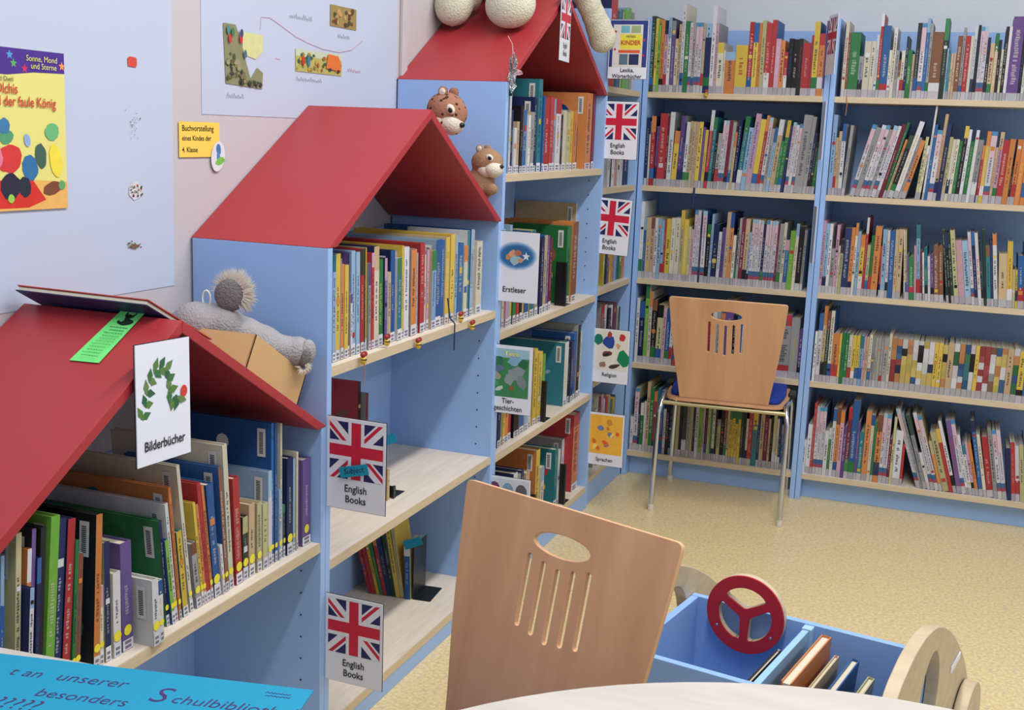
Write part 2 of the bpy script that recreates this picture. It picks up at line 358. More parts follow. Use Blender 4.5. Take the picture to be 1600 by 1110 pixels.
BOOK_DATA = """
BLA B 0.3215 4.222 1.465 0.0216 0.259 0.17 0.0 k
BLA B 0.3414 4.222 1.465 0.0166 0.27 0.17 0.0 D
BLA B 0.355 4.222 1.465 0.0091 0.262 0.17 0.0 y
BLA B 0.365 4.222 1.465 0.0091 0.239 0.17 0.0 L
BLA B 0.3774 4.222 1.465 0.0141 0.257 0.17 0.0 o
BLA B 0.3911 4.222 1.465 0.0116 0.255 0.17 0.0 pn
BLA B 0.4035 4.222 1.465 0.0116 0.266 0.17 0.0 wl
BLA B 0.4172 4.222 1.465 0.0141 0.254 0.17 0.0 vg
BLA B 0.4309 4.222 1.465 0.0116 0.191 0.17 0.0 We
BLA B 0.442 4.222 1.465 0.0091 0.242 0.17 0.0 e
BLA B 0.4532 4.222 1.465 0.0116 0.315 0.17 0.0 w
BLA B 0.4682 4.222 1.465 0.0166 0.253 0.17 0.0 G
BLA B 0.4831 4.222 1.465 0.0116 0.248 0.17 0.0 x
BLA B 0.4943 4.222 1.465 0.0091 0.248 0.17 0.0 g
BLA B 0.5054 4.222 1.465 0.0116 0.248 0.17 0.0 x
BLA B 0.5179 4.222 1.465 0.0116 0.248 0.17 0.0 x
BLA B 0.5291 4.222 1.465 0.0091 0.245 0.17 0.0 e
BLA B 0.5452 4.222 1.465 0.0216 0.245 0.17 0.0 nl
BLA B 0.5639 4.222 1.465 0.0141 0.307 0.17 0.0 w
BLA B 0.5763 4.222 1.465 0.0091 0.247 0.17 0.0 p
BLA B 0.5925 4.222 1.465 0.0216 0.179 0.17 0.0 Wy
BLA B 0.6074 4.222 1.465 0.0067 0.152 0.17 0.0 W
BLA B 0.6298 4.222 1.465 0.0365 0.147 0.17 0.0 ol
BLA B 0.6695 4.222 1.465 0.0415 0.171 0.17 0.0 y
BLA B 0.6994 4.222 1.465 0.0166 0.251 0.17 0.0 r
BLA B 0.7168 4.222 1.465 0.0166 0.248 0.17 0.0 yb
BLA B 0.7305 4.222 1.465 0.0091 0.248 0.17 0.0 o
BLA B 0.7429 4.222 1.465 0.0141 0.257 0.17 0.0 Y
BLA B 0.7603 4.222 1.465 0.0191 0.247 0.17 0.0 r
BLA B 0.7789 4.222 1.465 0.0166 0.258 0.17 0.0 r
BLA B 0.7963 4.222 1.465 0.0166 0.194 0.17 0.0 p
BLA B 0.8125 4.222 1.465 0.0141 0.189 0.17 0.0 o
BLA B 0.8262 4.222 1.465 0.0116 0.149 0.17 0.0 r
BLA B 0.8411 4.222 1.465 0.0166 0.195 0.17 0.0 k
BLA B 0.8585 4.222 1.465 0.0166 0.193 0.17 0.0 k
BLA B 0.8747 4.222 1.465 0.0141 0.195 0.17 0.0 k
BLA B 0.8958 4.222 1.465 0.0265 0.181 0.17 0.0 r
BLA B 0.9132 4.222 1.465 0.0067 0.207 0.17 0.0 r
BLA B 0.9269 4.222 1.465 0.0191 0.253 0.17 0.0 y
BLA B 0.9468 4.222 1.465 0.0191 0.213 0.17 0.0 or
BLA B 0.9704 4.222 1.465 0.0265 0.256 0.17 0.0 v
BLB B 0.342 4.222 1.124 0.0102 0.249 0.17 0.0 n
BLB B 0.3508 4.222 1.124 0.0058 0.235 0.17 0.0 Wn
BLB B 0.3629 4.222 1.124 0.0168 0.254 0.17 0.0 ro
BLB B 0.3772 4.222 1.124 0.0102 0.218 0.17 1.0 v
BLB B 0.3971 4.222 1.124 0.0278 0.265 0.17 1.0 r
BLB B 0.4158 4.222 1.124 0.008 0.257 0.17 1.0 m
BLB B 0.429 4.222 1.124 0.0168 0.271 0.17 1.0 w
BLB B 0.4477 4.222 1.124 0.019 0.203 0.17 2.0 yo
BLB B 0.4653 4.222 1.124 0.0146 0.259 0.17 2.0 v
BLB B 0.4763 4.222 1.124 0.0058 0.233 0.17 2.0 n
BLB B 0.4863 4.222 1.124 0.0124 0.237 0.17 2.0 w
BLB B 0.4984 4.222 1.124 0.0102 0.24 0.17 2.0 e
BLB B 0.5094 4.222 1.124 0.0102 0.239 0.17 2.0 e
BLB B 0.5204 4.222 1.124 0.0102 0.239 0.17 2.0 e
BLB B 0.5336 4.222 1.124 0.0146 0.239 0.17 2.0 y
BLB B 0.5457 4.222 1.124 0.008 0.22 0.17 2.0 v
BLB B 0.5556 4.222 1.124 0.0102 0.211 0.17 2.0 y
BLB B 0.5678 4.222 1.124 0.0124 0.282 0.17 3.0 rw
BLB B 0.581 4.222 1.124 0.0124 0.257 0.17 3.0 tG
BLB B 0.592 4.222 1.124 0.008 0.208 0.17 3.0 k
BLB B 0.603 4.222 1.124 0.0124 0.201 0.17 3.0 g
BLB B 0.6151 4.222 1.124 0.0102 0.247 0.17 3.0 x
BLB B 0.6261 4.222 1.124 0.0102 0.247 0.17 3.0 x
BLB B 0.6382 4.222 1.124 0.0124 0.249 0.17 3.0 m
BLB B 0.6504 4.222 1.124 0.0102 0.242 0.17 3.0 g
BLB B 0.6603 4.222 1.124 0.008 0.207 0.17 3.0 eo
BLB B 0.6713 4.222 1.124 0.0124 0.253 0.17 3.0 n
BLB B 0.6867 4.222 1.124 0.0168 0.264 0.17 5.0 tG
BLB B 0.7043 4.222 1.124 0.0168 0.225 0.17 5.0 l
BLB B 0.7231 4.222 1.124 0.0189 0.275 0.17 5.0 p
BLB B 0.7429 4.222 1.124 0.0189 0.256 0.17 5.0 y
BLB B 0.7583 4.222 1.124 0.0102 0.27 0.17 5.0 ro
BLB B 0.7704 4.222 1.124 0.0124 0.263 0.17 5.0 x
BLB B 0.7825 4.222 1.124 0.0102 0.224 0.17 5.0 g
BLB B 0.7935 4.222 1.124 0.0102 0.228 0.17 5.0 lb
BLB B 0.8079 4.222 1.124 0.0168 0.257 0.17 5.0 ew
BLB B 0.8222 4.222 1.124 0.0102 0.182 0.17 5.0 G
BLB B 0.8343 4.222 1.124 0.0124 0.255 0.17 5.0 Gy
BLB B 0.8453 4.222 1.124 0.008 0.238 0.17 5.0 n
BLB B 0.8574 4.222 1.124 0.0146 0.249 0.17 4.0 x
BLB B 0.8706 4.222 1.124 0.0102 0.24 0.17 4.0 w
BLB B 0.8816 4.222 1.124 0.0102 0.244 0.17 4.0 x
BLB B 0.9026 4.222 1.124 0.03 0.275 0.17 4.0 g
BLB B 0.9246 4.222 1.124 0.0124 0.27 0.17 4.0 g
BLB B 0.9356 4.222 1.124 0.008 0.214 0.17 4.0 n
BLB B 0.9444 4.222 1.124 0.008 0.18 0.17 4.0 k
BLB B 0.9543 4.222 1.124 0.0102 0.162 0.17 4.0 G
BLC B 0.3416 4.222 0.775 0.0132 0.288 0.17 0.0 w
BLC B 0.3533 4.222 0.775 0.0085 0.23 0.17 0.0 bl
BLC B 0.3672 4.222 0.775 0.0178 0.23 0.17 0.0 e
BLC B 0.3835 4.222 0.775 0.0132 0.23 0.17 0.0 eB
BLC B 0.3963 4.222 0.775 0.0108 0.229 0.17 0.0 w
BLC B 0.4091 4.222 0.775 0.0132 0.227 0.17 0.0 l
BLC B 0.4219 4.222 0.775 0.0108 0.224 0.17 0.0 l
BLC B 0.4312 4.222 0.775 0.0062 0.226 0.17 0.0 r
BLC B 0.444 4.222 0.775 0.0178 0.229 0.17 0.0 y
BLC B 0.4615 4.222 0.775 0.0155 0.233 0.17 0.0 W
BLC B 0.4789 4.222 0.775 0.0178 0.235 0.17 0.0 W
BLC B 0.4952 4.222 0.775 0.0132 0.264 0.17 0.0 Yy
BLC B 0.5103 4.222 0.775 0.0155 0.232 0.17 0.0 y
BLC B 0.5243 4.222 0.775 0.0108 0.206 0.17 0.0 Y
BLC B 0.5348 4.222 0.775 0.0085 0.196 0.17 0.0 p
BLC B 0.5452 4.222 0.775 0.0108 0.267 0.17 0.0 x
BLC B 0.5569 4.222 0.775 0.0108 0.267 0.17 0.0 x
BLC B 0.5662 4.222 0.775 0.0062 0.215 0.17 0.0 n
BLC B 0.5778 4.222 0.775 0.0155 0.267 0.17 0.0 x
BLC B 0.5929 4.222 0.775 0.0132 0.219 0.17 1.0 kG
BLC B 0.6046 4.222 0.775 0.0085 0.257 0.17 1.0 l
BLC B 0.6197 4.222 0.775 0.0201 0.221 0.17 1.0 n
BLC B 0.636 4.222 0.775 0.0108 0.194 0.17 1.0 w
BLC B 0.6488 4.222 0.775 0.0132 0.208 0.17 1.0 v
BLC B 0.6627 4.222 0.775 0.0132 0.267 0.17 1.0 e
BLC B 0.6767 4.222 0.775 0.0132 0.265 0.17 1.0 ob
BLC B 0.6895 4.222 0.775 0.0108 0.184 0.17 1.0 W
BLC B 0.6988 4.222 0.775 0.0062 0.245 0.17 1.0 k
BLC B 0.707 4.222 0.775 0.0085 0.248 0.17 1.0 g
BLC B 0.7186 4.222 0.775 0.0132 0.245 0.17 1.0 m
BLC B 0.7337 4.222 0.775 0.0155 0.247 0.17 1.0 e
BLC B 0.7453 4.222 0.775 0.0062 0.2 0.17 1.0 l
BLC B 0.7547 4.222 0.775 0.0108 0.247 0.17 1.0 x
BLC B 0.7651 4.222 0.775 0.0085 0.247 0.17 1.0 x
BLC B 0.7744 4.222 0.775 0.0085 0.246 0.17 1.0 x
BLC B 0.7849 4.222 0.775 0.0108 0.244 0.17 1.0 x
BLC B 0.7954 4.222 0.775 0.0085 0.234 0.17 1.0 n
BLC B 0.8058 4.222 0.775 0.0108 0.246 0.17 1.0 x
BLC B 0.8163 4.222 0.775 0.0085 0.246 0.17 1.0 x
BLC B 0.8256 4.222 0.775 0.0085 0.245 0.17 1.0 x
BLC B 0.8361 4.222 0.775 0.0108 0.245 0.17 1.0 x
BLC B 0.8454 4.222 0.775 0.0062 0.233 0.17 1.0 m
BLC B 0.8559 4.222 0.775 0.0132 0.238 0.17 1.0 g
BLC B 0.8687 4.222 0.775 0.0108 0.242 0.17 1.0 W
BLC B 0.8815 4.222 0.775 0.0132 0.181 0.17 1.0 bp
BLC B 0.8977 4.222 0.775 0.0178 0.214 0.17 1.0 L
BLC B 0.9129 4.222 0.775 0.0108 0.241 0.17 1.0 Wl
BLC B 0.928 4.222 0.775 0.0178 0.232 0.17 1.0 k
BLC B 0.942 4.222 0.775 0.0085 0.22 0.17 1.0 g
BLD B 0.345 4.222 0.449 0.0117 0.249 0.17 0.0 w
BLD B 0.3613 4.222 0.449 0.0192 0.236 0.17 0.0 nb
BLD B 0.3788 4.222 0.449 0.0142 0.303 0.17 0.0 LG
BLD B 0.3926 4.222 0.449 0.0117 0.278 0.17 0.0 Wo
BLD B 0.4089 4.222 0.449 0.0192 0.248 0.17 0.0 kB
BLD B 0.4302 4.222 0.449 0.0217 0.23 0.17 1.0 Yk
BLD B 0.4477 4.222 0.449 0.0117 0.223 0.17 1.0 p
BLD B 0.4627 4.222 0.449 0.0167 0.217 0.17 1.0 b
BLD B 0.4778 4.222 0.449 0.0117 0.197 0.17 1.0 w
BLD B 0.4915 4.222 0.449 0.0142 0.217 0.17 0.0 r
BLD B 0.5091 4.222 0.449 0.0192 0.234 0.17 0.0 k
BLD B 0.5266 4.222 0.449 0.0142 0.226 0.17 0.0 w
BLD B 0.5429 4.222 0.449 0.0167 0.221 0.17 0.0 m
BLD B 0.5592 4.222 0.449 0.0142 0.235 0.17 0.0 l
BLD B 0.5767 4.222 0.449 0.0192 0.23 0.17 0.0 e
BLD B 0.5942 4.222 0.449 0.0142 0.22 0.17 0.0 n
BLD B 0.6092 4.222 0.449 0.0142 0.232 0.17 0.0 W
BLD B 0.6243 4.222 0.449 0.0142 0.207 0.17 0.0 r
BLD B 0.6406 4.222 0.449 0.0167 0.236 0.17 0.0 w
BLD B 0.6568 4.222 0.449 0.0142 0.226 0.17 0.0 g
BLD B 0.6719 4.222 0.449 0.0142 0.219 0.17 0.0 o
BLD B 0.6944 4.222 0.449 0.0293 0.272 0.17 0.0 v
BLD B 0.7169 4.222 0.449 0.0142 0.218 0.17 0.0 k
BLD B 0.7345 4.222 0.449 0.0192 0.23 0.17 0.0 b
BLD B 0.752 4.222 0.449 0.0142 0.222 0.17 0.0 w
BLD B 0.7683 4.222 0.449 0.0167 0.237 0.17 0.0 r
BLD B 0.7858 4.222 0.449 0.0167 0.222 0.17 0.0 e
BLD B 0.8033 4.222 0.449 0.0167 0.212 0.17 0.0 t
BLD B 0.8221 4.222 0.449 0.0192 0.24 0.17 0.0 n
BLD B 0.8397 4.222 0.449 0.0142 0.228 0.17 0.0 w
BLD B 0.8547 4.222 0.449 0.0142 0.216 0.17 0.0 m
BLD B 0.8697 4.222 0.449 0.0142 0.204 0.17 0.0 G
BLD B 0.8998 4.222 0.449 0.0443 0.234 0.17 0.0 gr
BLD B 0.9373 4.222 0.449 0.0293 0.226 0.17 0.0 g
BLD B 0.9599 4.222 0.449 0.0142 0.186 0.17 0.0 v
BLE B 0.3456 4.222 0.1 0.0123 0.133 0.17 0.0 w
BLE B 0.3608 4.222 0.1 0.0166 0.248 0.17 0.0 x
BLE B 0.3739 4.222 0.1 0.0079 0.205 0.17 0.0 n
BLE B 0.3847 4.222 0.1 0.0123 0.192 0.17 0.0 GW
BLE B 0.3956 4.222 0.1 0.0079 0.199 0.17 0.0 w
BLE B 0.4065 4.222 0.1 0.0123 0.276 0.17 0.0 e
BLE B 0.4206 4.222 0.1 0.0144 0.255 0.17 0.0 G
BLE B 0.4348 4.222 0.1 0.0123 0.242 0.17 0.0 ro
BLE B 0.4467 4.222 0.1 0.0101 0.255 0.17 0.0 t
BLE B 0.4609 4.222 0.1 0.0166 0.249 0.17 0.0 b
BLE B 0.475 4.222 0.1 0.0101 0.178 0.17 0.0 w
BLE B 0.487 4.222 0.1 0.0123 0.216 0.17 0.0 k
BLE B 0.4989 4.222 0.1 0.0101 0.203 0.17 0.0 n
BLE B 0.512 4.222 0.1 0.0144 0.228 0.17 0.0 G
BLE B 0.5261 4.222 0.1 0.0123 0.223 0.17 0.0 Y
BLE B 0.5381 4.222 0.1 0.0101 0.233 0.17 0.0 k
BLE B 0.5522 4.222 0.1 0.0166 0.227 0.17 0.0 D
BLE B 0.5674 4.222 0.1 0.0123 0.222 0.17 0.0 g
BLE B 0.5794 4.222 0.1 0.0101 0.227 0.17 0.0 Y
BLE B 0.5892 4.222 0.1 0.0079 0.217 0.17 0.0 n
BLE B 0.6001 4.222 0.1 0.0123 0.232 0.17 0.0 w
BLE B 0.6142 4.222 0.1 0.0144 0.221 0.17 0.0 L
BLE B 0.6262 4.222 0.1 0.0079 0.201 0.17 0.0 p
BLE B 0.636 4.222 0.1 0.0101 0.226 0.17 0.0 k
BLE B 0.6468 4.222 0.1 0.0101 0.216 0.17 0.0 Y
BLE B 0.6555 4.222 0.1 0.0057 0.211 0.17 0.0 G
BLE B 0.6642 4.222 0.1 0.0101 0.231 0.17 0.0 W
BLE B 0.674 4.222 0.1 0.0079 0.2 0.17 0.0 k
BLE B 0.6849 4.222 0.1 0.0123 0.163 0.17 0.0 Yg
BLE B 0.698 4.222 0.1 0.0123 0.21 0.17 0.0 k
BLE B 0.7099 4.222 0.1 0.0101 0.22 0.17 0.0 B
BLE B 0.7197 4.222 0.1 0.0079 0.225 0.17 0.0 e
BLE B 0.7295 4.222 0.1 0.0101 0.205 0.17 0.0 yG
BLE B 0.7404 4.222 0.1 0.0101 0.204 0.17 0.0 yG
BLE B 0.7512 4.222 0.1 0.0101 0.204 0.17 0.0 yG
BLE B 0.7621 4.222 0.1 0.0101 0.204 0.17 0.0 yG
BLE B 0.773 4.222 0.1 0.0101 0.211 0.17 0.0 D
BLE B 0.7828 4.222 0.1 0.0079 0.219 0.17 0.0 k
BLE B 0.7915 4.222 0.1 0.0079 0.179 0.17 0.0 W
BLE B 0.8034 4.222 0.1 0.0144 0.218 0.17 0.0 r
BLE B 0.8208 4.222 0.1 0.0188 0.218 0.17 0.0 ty
BLE B 0.835 4.222 0.1 0.0079 0.198 0.17 0.0 n
BLE B 0.8469 4.222 0.1 0.0144 0.228 0.17 0.0 e
BLE B 0.8622 4.222 0.1 0.0144 0.227 0.17 0.0 m
BLE B 0.8741 4.222 0.1 0.0079 0.188 0.17 0.0 e
BLE B 0.8828 4.222 0.1 0.0079 0.197 0.17 0.0 k
BLE B 0.8937 4.222 0.1 0.0123 0.212 0.17 0.0 Y
BLE B 0.9046 4.222 0.1 0.0079 0.192 0.17 0.0 W
BLE B 0.9133 4.222 0.1 0.0079 0.197 0.17 0.0 n
BLE B 0.9231 4.222 0.1 0.0101 0.172 0.17 0.0 bg
BLE B 0.934 4.222 0.1 0.0101 0.187 0.17 0.0 g
BRA B 1.0201 4.222 1.465 0.0031 0.242 0.17 0.0 n
BRA B 1.0279 4.222 1.465 0.011 0.255 0.17 0.0 W
BRA B 1.0377 4.222 1.465 0.007 0.216 0.17 0.0 B
BRA B 1.0583 4.222 1.465 0.0325 0.218 0.17 0.0 G
BRA B 1.0827 4.222 1.465 0.0149 0.138 0.17 0.0 g
BRA B 1.1013 4.222 1.465 0.0207 0.189 0.17 0.0 W
BRA B 1.12 4.222 1.465 0.0149 0.189 0.17 0.0 W
BRA B 1.1327 4.222 1.465 0.009 0.21 0.17 0.0 w
BRA B 1.1425 4.222 1.465 0.009 0.28 0.17 0.0 rw
BRA B 1.1601 4.222 1.465 0.0247 0.241 0.17 0.0 b
BRA B 1.1777 4.222 1.465 0.009 0.16 0.17 0.0 W
BRA B 1.1885 4.222 1.465 0.011 0.234 0.17 0.0 Ww
BRA B 1.2003 4.222 1.465 0.011 0.16 0.17 0.0 g
BRA B 1.21 4.222 1.465 0.007 0.128 0.17 0.0 B
BRA B 1.2198 4.222 1.465 0.011 0.159 0.17 0.0 W
BRA B 1.2296 4.222 1.465 0.007 0.206 0.17 0.0 n
BRA B 1.2414 4.222 1.465 0.0149 0.161 0.17 0.0 G
BRA B 1.2531 4.222 1.465 0.007 0.148 0.17 0.0 e
BRA B 1.2639 4.222 1.465 0.0129 0.25 0.17 0.0 k
BRA B 1.2786 4.222 1.465 0.0149 0.25 0.17 0.0 x
BRA B 1.2923 4.222 1.465 0.011 0.266 0.17 0.0 bl
BRA B 1.3031 4.222 1.465 0.009 0.249 0.17 0.0 g
BRA B 1.3256 4.222 1.465 0.0345 0.221 0.17 0.0 B
BRA B 1.3511 4.222 1.465 0.0149 0.265 0.17 0.0 DG
BRA B 1.3618 4.222 1.465 0.0051 0.168 0.17 0.0 l
BRA B 1.3687 4.222 1.465 0.007 0.151 0.17 0.0 t
BRA B 1.3765 4.222 1.465 0.007 0.151 0.17 0.0 e
BRA B 1.3844 4.222 1.465 0.007 0.153 0.17 0.0 e
BRA B 1.3961 4.222 1.465 0.0149 0.209 0.17 0.0 B
BRA B 1.4088 4.222 1.465 0.009 0.236 0.17 0.0 g
BRA B 1.4216 4.222 1.465 0.0149 0.209 0.17 0.0 r
BRA B 1.4343 4.222 1.465 0.009 0.209 0.17 0.0 W
BRA B 1.4441 4.222 1.465 0.009 0.24 0.17 0.0 w
BRA B 1.4539 4.222 1.465 0.009 0.244 0.17 0.0 k
BRA B 1.4647 4.222 1.465 0.011 0.239 0.17 0.0 x
BRA B 1.4764 4.222 1.465 0.011 0.239 0.17 0.0 x
BRA B 1.4872 4.222 1.465 0.009 0.204 0.17 0.0 kn
BRA B 1.4989 4.222 1.465 0.0129 0.187 0.17 0.0 e
BRA B 1.5117 4.222 1.465 0.011 0.218 0.17 0.0 eG
BRA B 1.5224 4.222 1.465 0.009 0.197 0.17 0.0 k
BRA B 1.5312 4.222 1.465 0.007 0.166 0.17 0.0 W
BRA B 1.5401 4.222 1.465 0.009 0.24 0.17 0.0 k
BRA B 1.5499 4.222 1.465 0.009 0.24 0.17 0.0 w
BRA B 1.5724 4.222 1.465 0.0345 0.272 0.17 0.0 v
BRA B 1.5949 4.222 1.465 0.009 0.23 0.17 0.0 k
BRA B 1.6047 4.222 1.465 0.009 0.185 0.17 0.0 W
BRA B 1.6164 4.222 1.465 0.0129 0.205 0.17 0.0 b
BRA B 1.6292 4.222 1.465 0.011 0.195 0.17 0.0 g
BRA B 1.6409 4.222 1.465 0.011 0.205 0.17 0.0 r
BRB B 1.014 4.222 1.124 0.0144 0.279 0.17 0.0 l
BRB B 1.0259 4.222 1.124 0.0079 0.201 0.17 0.0 e
BRB B 1.0357 4.222 1.124 0.0101 0.223 0.17 0.0 e
BRB B 1.0477 4.222 1.124 0.0123 0.249 0.17 0.0 wb
BRB B 1.0597 4.222 1.124 0.0101 0.245 0.17 3.0 g
BRB B 1.0901 4.222 1.124 0.014 0.255 0.17 13.0 x
BRB B 1.1065 4.222 1.124 0.0162 0.245 0.17 13.0 g
BRB B 1.1228 4.222 1.124 0.014 0.254 0.17 13.0 x
BRB B 1.137 4.222 1.124 0.0119 0.254 0.17 13.0 x
BRB B 1.1489 4.222 1.124 0.0098 0.24 0.17 13.0 g
BRB B 1.162 4.222 1.124 0.014 0.253 0.17 13.0 x
BRB B 1.175 4.222 1.124 0.0098 0.253 0.17 13.0 w
BRB B 1.187 4.222 1.124 0.0119 0.26 0.17 13.0 m
BRB B 1.1979 4.222 1.124 0.0077 0.266 0.17 13.0 G
BRB B 1.2066 4.222 1.124 0.0076 0.208 0.17 14.0 eo
BRB B 1.2197 4.222 1.124 0.0161 0.222 0.17 14.0 kD
BRB B 1.2371 4.222 1.124 0.0161 0.271 0.17 14.0 w
BRB B 1.2502 4.222 1.124 0.0076 0.217 0.17 14.0 g
BRB B 1.2621 4.222 1.124 0.014 0.207 0.17 14.0 o
BRB B 1.2926 4.222 1.124 0.0187 0.215 0.17 5.0 Y
BRB B 1.31 4.222 1.124 0.0144 0.186 0.17 5.0 Ww
BRB B 1.3242 4.222 1.124 0.0122 0.32 0.17 3.0 w
BRB B 1.3361 4.222 1.124 0.0101 0.257 0.17 3.0 b
BRB B 1.3503 4.222 1.124 0.0166 0.239 0.17 3.0 x
BRB B 1.3644 4.222 1.124 0.0101 0.293 0.17 3.0 e
BRB B 1.3775 4.222 1.124 0.0144 0.26 0.17 3.0 n
BRB B 1.3906 4.222 1.124 0.0101 0.217 0.17 3.0 Y
BRB B 1.4015 4.222 1.124 0.0101 0.21 0.17 3.0 W
BRB B 1.4123 4.222 1.124 0.0101 0.21 0.17 3.0 W
BRB B 1.4232 4.222 1.124 0.0101 0.205 0.17 3.0 G
BRB B 1.4352 4.222 1.124 0.0122 0.255 0.17 3.0 ky
BRB B 1.4472 4.222 1.124 0.0101 0.244 0.17 3.0 w
BRB B 1.4591 4.222 1.124 0.0122 0.205 0.17 3.0 G
BRB B 1.4711 4.222 1.124 0.0101 0.243 0.17 3.0 w
BRB B 1.4853 4.222 1.124 0.0166 0.211 0.17 3.0 g
BRB B 1.4994 4.222 1.124 0.0101 0.193 0.17 2.0 ro
BRB B 1.5114 4.222 1.124 0.0123 0.24 0.17 2.0 yo
BRB B 1.5277 4.222 1.124 0.0188 0.24 0.17 2.0 x
BRB B 1.5419 4.222 1.124 0.0079 0.188 0.17 2.0 e
BRB B 1.5527 4.222 1.124 0.0123 0.239 0.17 2.0 pe
BRB B 1.5691 4.222 1.124 0.0188 0.213 0.17 2.0 r
BRB B 1.5876 4.222 1.124 0.0166 0.217 0.17 2.0 o
BRB B 1.5996 4.222 1.124 0.0057 0.128 0.17 2.0 k
BRB B 1.6104 4.222 1.124 0.0144 0.217 0.17 2.0 o
BRB B 1.6268 4.222 1.124 0.0166 0.216 0.17 2.0 o
BRB B 1.6431 4.222 1.124 0.0144 0.208 0.17 2.0 o
BRB B 1.6583 4.222 1.124 0.0144 0.212 0.17 2.0 r
BRB B 1.6725 4.222 1.124 0.0123 0.201 0.17 2.0 o
BRC B 1.0087 4.222 0.775 0.0103 0.258 0.17 0.0 p
BRC B 1.021 4.222 0.775 0.0126 0.249 0.17 0.0 l
BRC B 1.0332 4.222 0.775 0.0103 0.248 0.17 0.0 w
BRC B 1.0455 4.222 0.775 0.0126 0.161 0.17 0.0 g
BRC B 1.0577 4.222 0.775 0.0103 0.246 0.17 0.0 p
BRC B 1.0667 4.222 0.775 0.0059 0.172 0.17 0.0 W
BRC B 1.0756 4.222 0.775 0.0103 0.195 0.17 0.0 Yk
BRC B 1.0923 4.222 0.775 0.0215 0.236 0.17 0.0 n
BRC B 1.1101 4.222 0.775 0.0126 0.24 0.17 0.0 o
BRC B 1.1213 4.222 0.775 0.0081 0.256 0.17 0.0 Wo
BRC B 1.1313 4.222 0.775 0.0103 0.228 0.17 0.0 l
BRC B 1.1447 4.222 0.775 0.0148 0.216 0.17 0.0 yo
BRC B 1.1569 4.222 0.775 0.0081 0.278 0.17 0.0 rw
BRC B 1.167 4.222 0.775 0.0103 0.182 0.17 0.0 Y
BRC B 1.1781 4.222 0.775 0.0103 0.216 0.17 0.0 G
BRC B 1.1948 4.222 0.775 0.0215 0.25 0.17 0.0 o
BRC B 1.2116 4.222 0.775 0.0103 0.181 0.17 -2.0 r
BRC B 1.2249 4.222 0.775 0.0148 0.24 0.17 -2.0 l
BRC B 1.2372 4.222 0.775 0.0081 0.238 0.17 -2.0 w
BRC B 1.2506 4.222 0.775 0.017 0.237 0.17 -2.0 b
BRC B 1.2651 4.222 0.775 0.0103 0.242 0.17 -2.0 e
BRC B 1.2784 4.222 0.775 0.0148 0.244 0.17 -2.0 e
BRC B 1.2907 4.222 0.775 0.0081 0.244 0.17 -5.0 W
BRC B 1.3007 4.222 0.775 0.0103 0.244 0.17 -5.0 Y
BRC B 1.3108 4.222 0.775 0.0081 0.158 0.17 -5.0 v
BRC B 1.3241 4.222 0.775 0.017 0.151 0.17 -5.0 G
BRC B 1.3364 4.222 0.775 0.0059 0.191 0.17 -5.0 p
BRC B 1.3464 4.222 0.775 0.0125 0.263 0.17 -5.0 lt
BRC B 1.3565 4.222 0.775 0.0059 0.175 0.17 -5.0 m
BRC B 1.3643 4.222 0.775 0.0081 0.169 0.17 -6.0 w
BRC B 1.3743 4.222 0.775 0.0103 0.187 0.17 -6.0 t
BRC B 1.3843 4.222 0.775 0.0081 0.157 0.17 -6.0 w
BRC B 1.3944 4.222 0.775 0.0103 0.164 0.17 -6.0 v
BRC B 1.4078 4.222 0.775 0.0147 0.197 0.17 -6.0 B
BRC B 1.4234 4.222 0.775 0.0147 0.195 0.17 -6.0 B
BRC B 1.4356 4.222 0.775 0.008 0.252 0.17 -9.0 D
BRC B 1.4479 4.222 0.775 0.0146 0.243 0.17 -9.0 kn
BRC B 1.4613 4.222 0.775 0.0102 0.243 0.17 -9.0 D
BRC B 1.4746 4.222 0.775 0.0146 0.254 0.17 -9.0 Y
BRC B 1.4925 4.222 0.775 0.019 0.22 0.17 -9.0 p
BRC B 1.5125 4.222 0.775 0.019 0.22 0.17 -9.0 l
BRC B 1.5281 4.222 0.775 0.0102 0.251 0.17 -9.0 x
BRC B 1.5393 4.222 0.775 0.0102 0.253 0.17 -9.0 nb
BRC B 1.5504 4.222 0.775 0.0102 0.25 0.17 -9.0 w
BRC B 1.5593 4.222 0.775 0.0058 0.223 0.17 -9.0 k
BRC B 1.5671 4.222 0.775 0.0081 0.262 0.17 -7.0 D
BRC B 1.5783 4.222 0.775 0.0125 0.204 0.17 -7.0 tB
BRC B 1.5894 4.222 0.775 0.0081 0.221 0.17 -7.0 n
BRC B 1.6006 4.222 0.775 0.0125 0.248 0.17 -7.0 wo
BRC B 1.6207 4.222 0.775 0.0259 0.183 0.17 -5.0 e
BRC B 1.6429 4.222 0.775 0.017 0.226 0.17 -5.0 y
BRC B 1.6563 4.222 0.775 0.0081 0.132 0.17 -5.0 Y
BRC B 1.6641 4.222 0.775 0.0059 0.132 0.17 -5.0 y
BRC B 1.6775 4.222 0.775 0.0192 0.18 0.17 -5.0 b
BRC B 1.6931 4.222 0.775 0.0103 0.219 0.17 -5.0 r
BRC B 1.7054 4.222 0.775 0.0125 0.197 0.17 -5.0 g
BRD B 1.0133 4.222 0.449 0.0095 0.185 0.17 0.0 w
BRD B 1.0262 4.222 0.449 0.0146 0.249 0.17 0.0 wb
BRD B 1.0404 4.222 0.449 0.0121 0.279 0.17 0.0 eo
BRD B 1.0532 4.222 0.449 0.0121 0.26 0.17 0.0 DB
BRD B 1.0661 4.222 0.449 0.0121 0.264 0.17 0.0 W
BRD B 1.0841 4.222 0.449 0.0224 0.184 0.17 0.0 o
BRD B 1.0996 4.222 0.449 0.0069 0.184 0.17 0.0 y
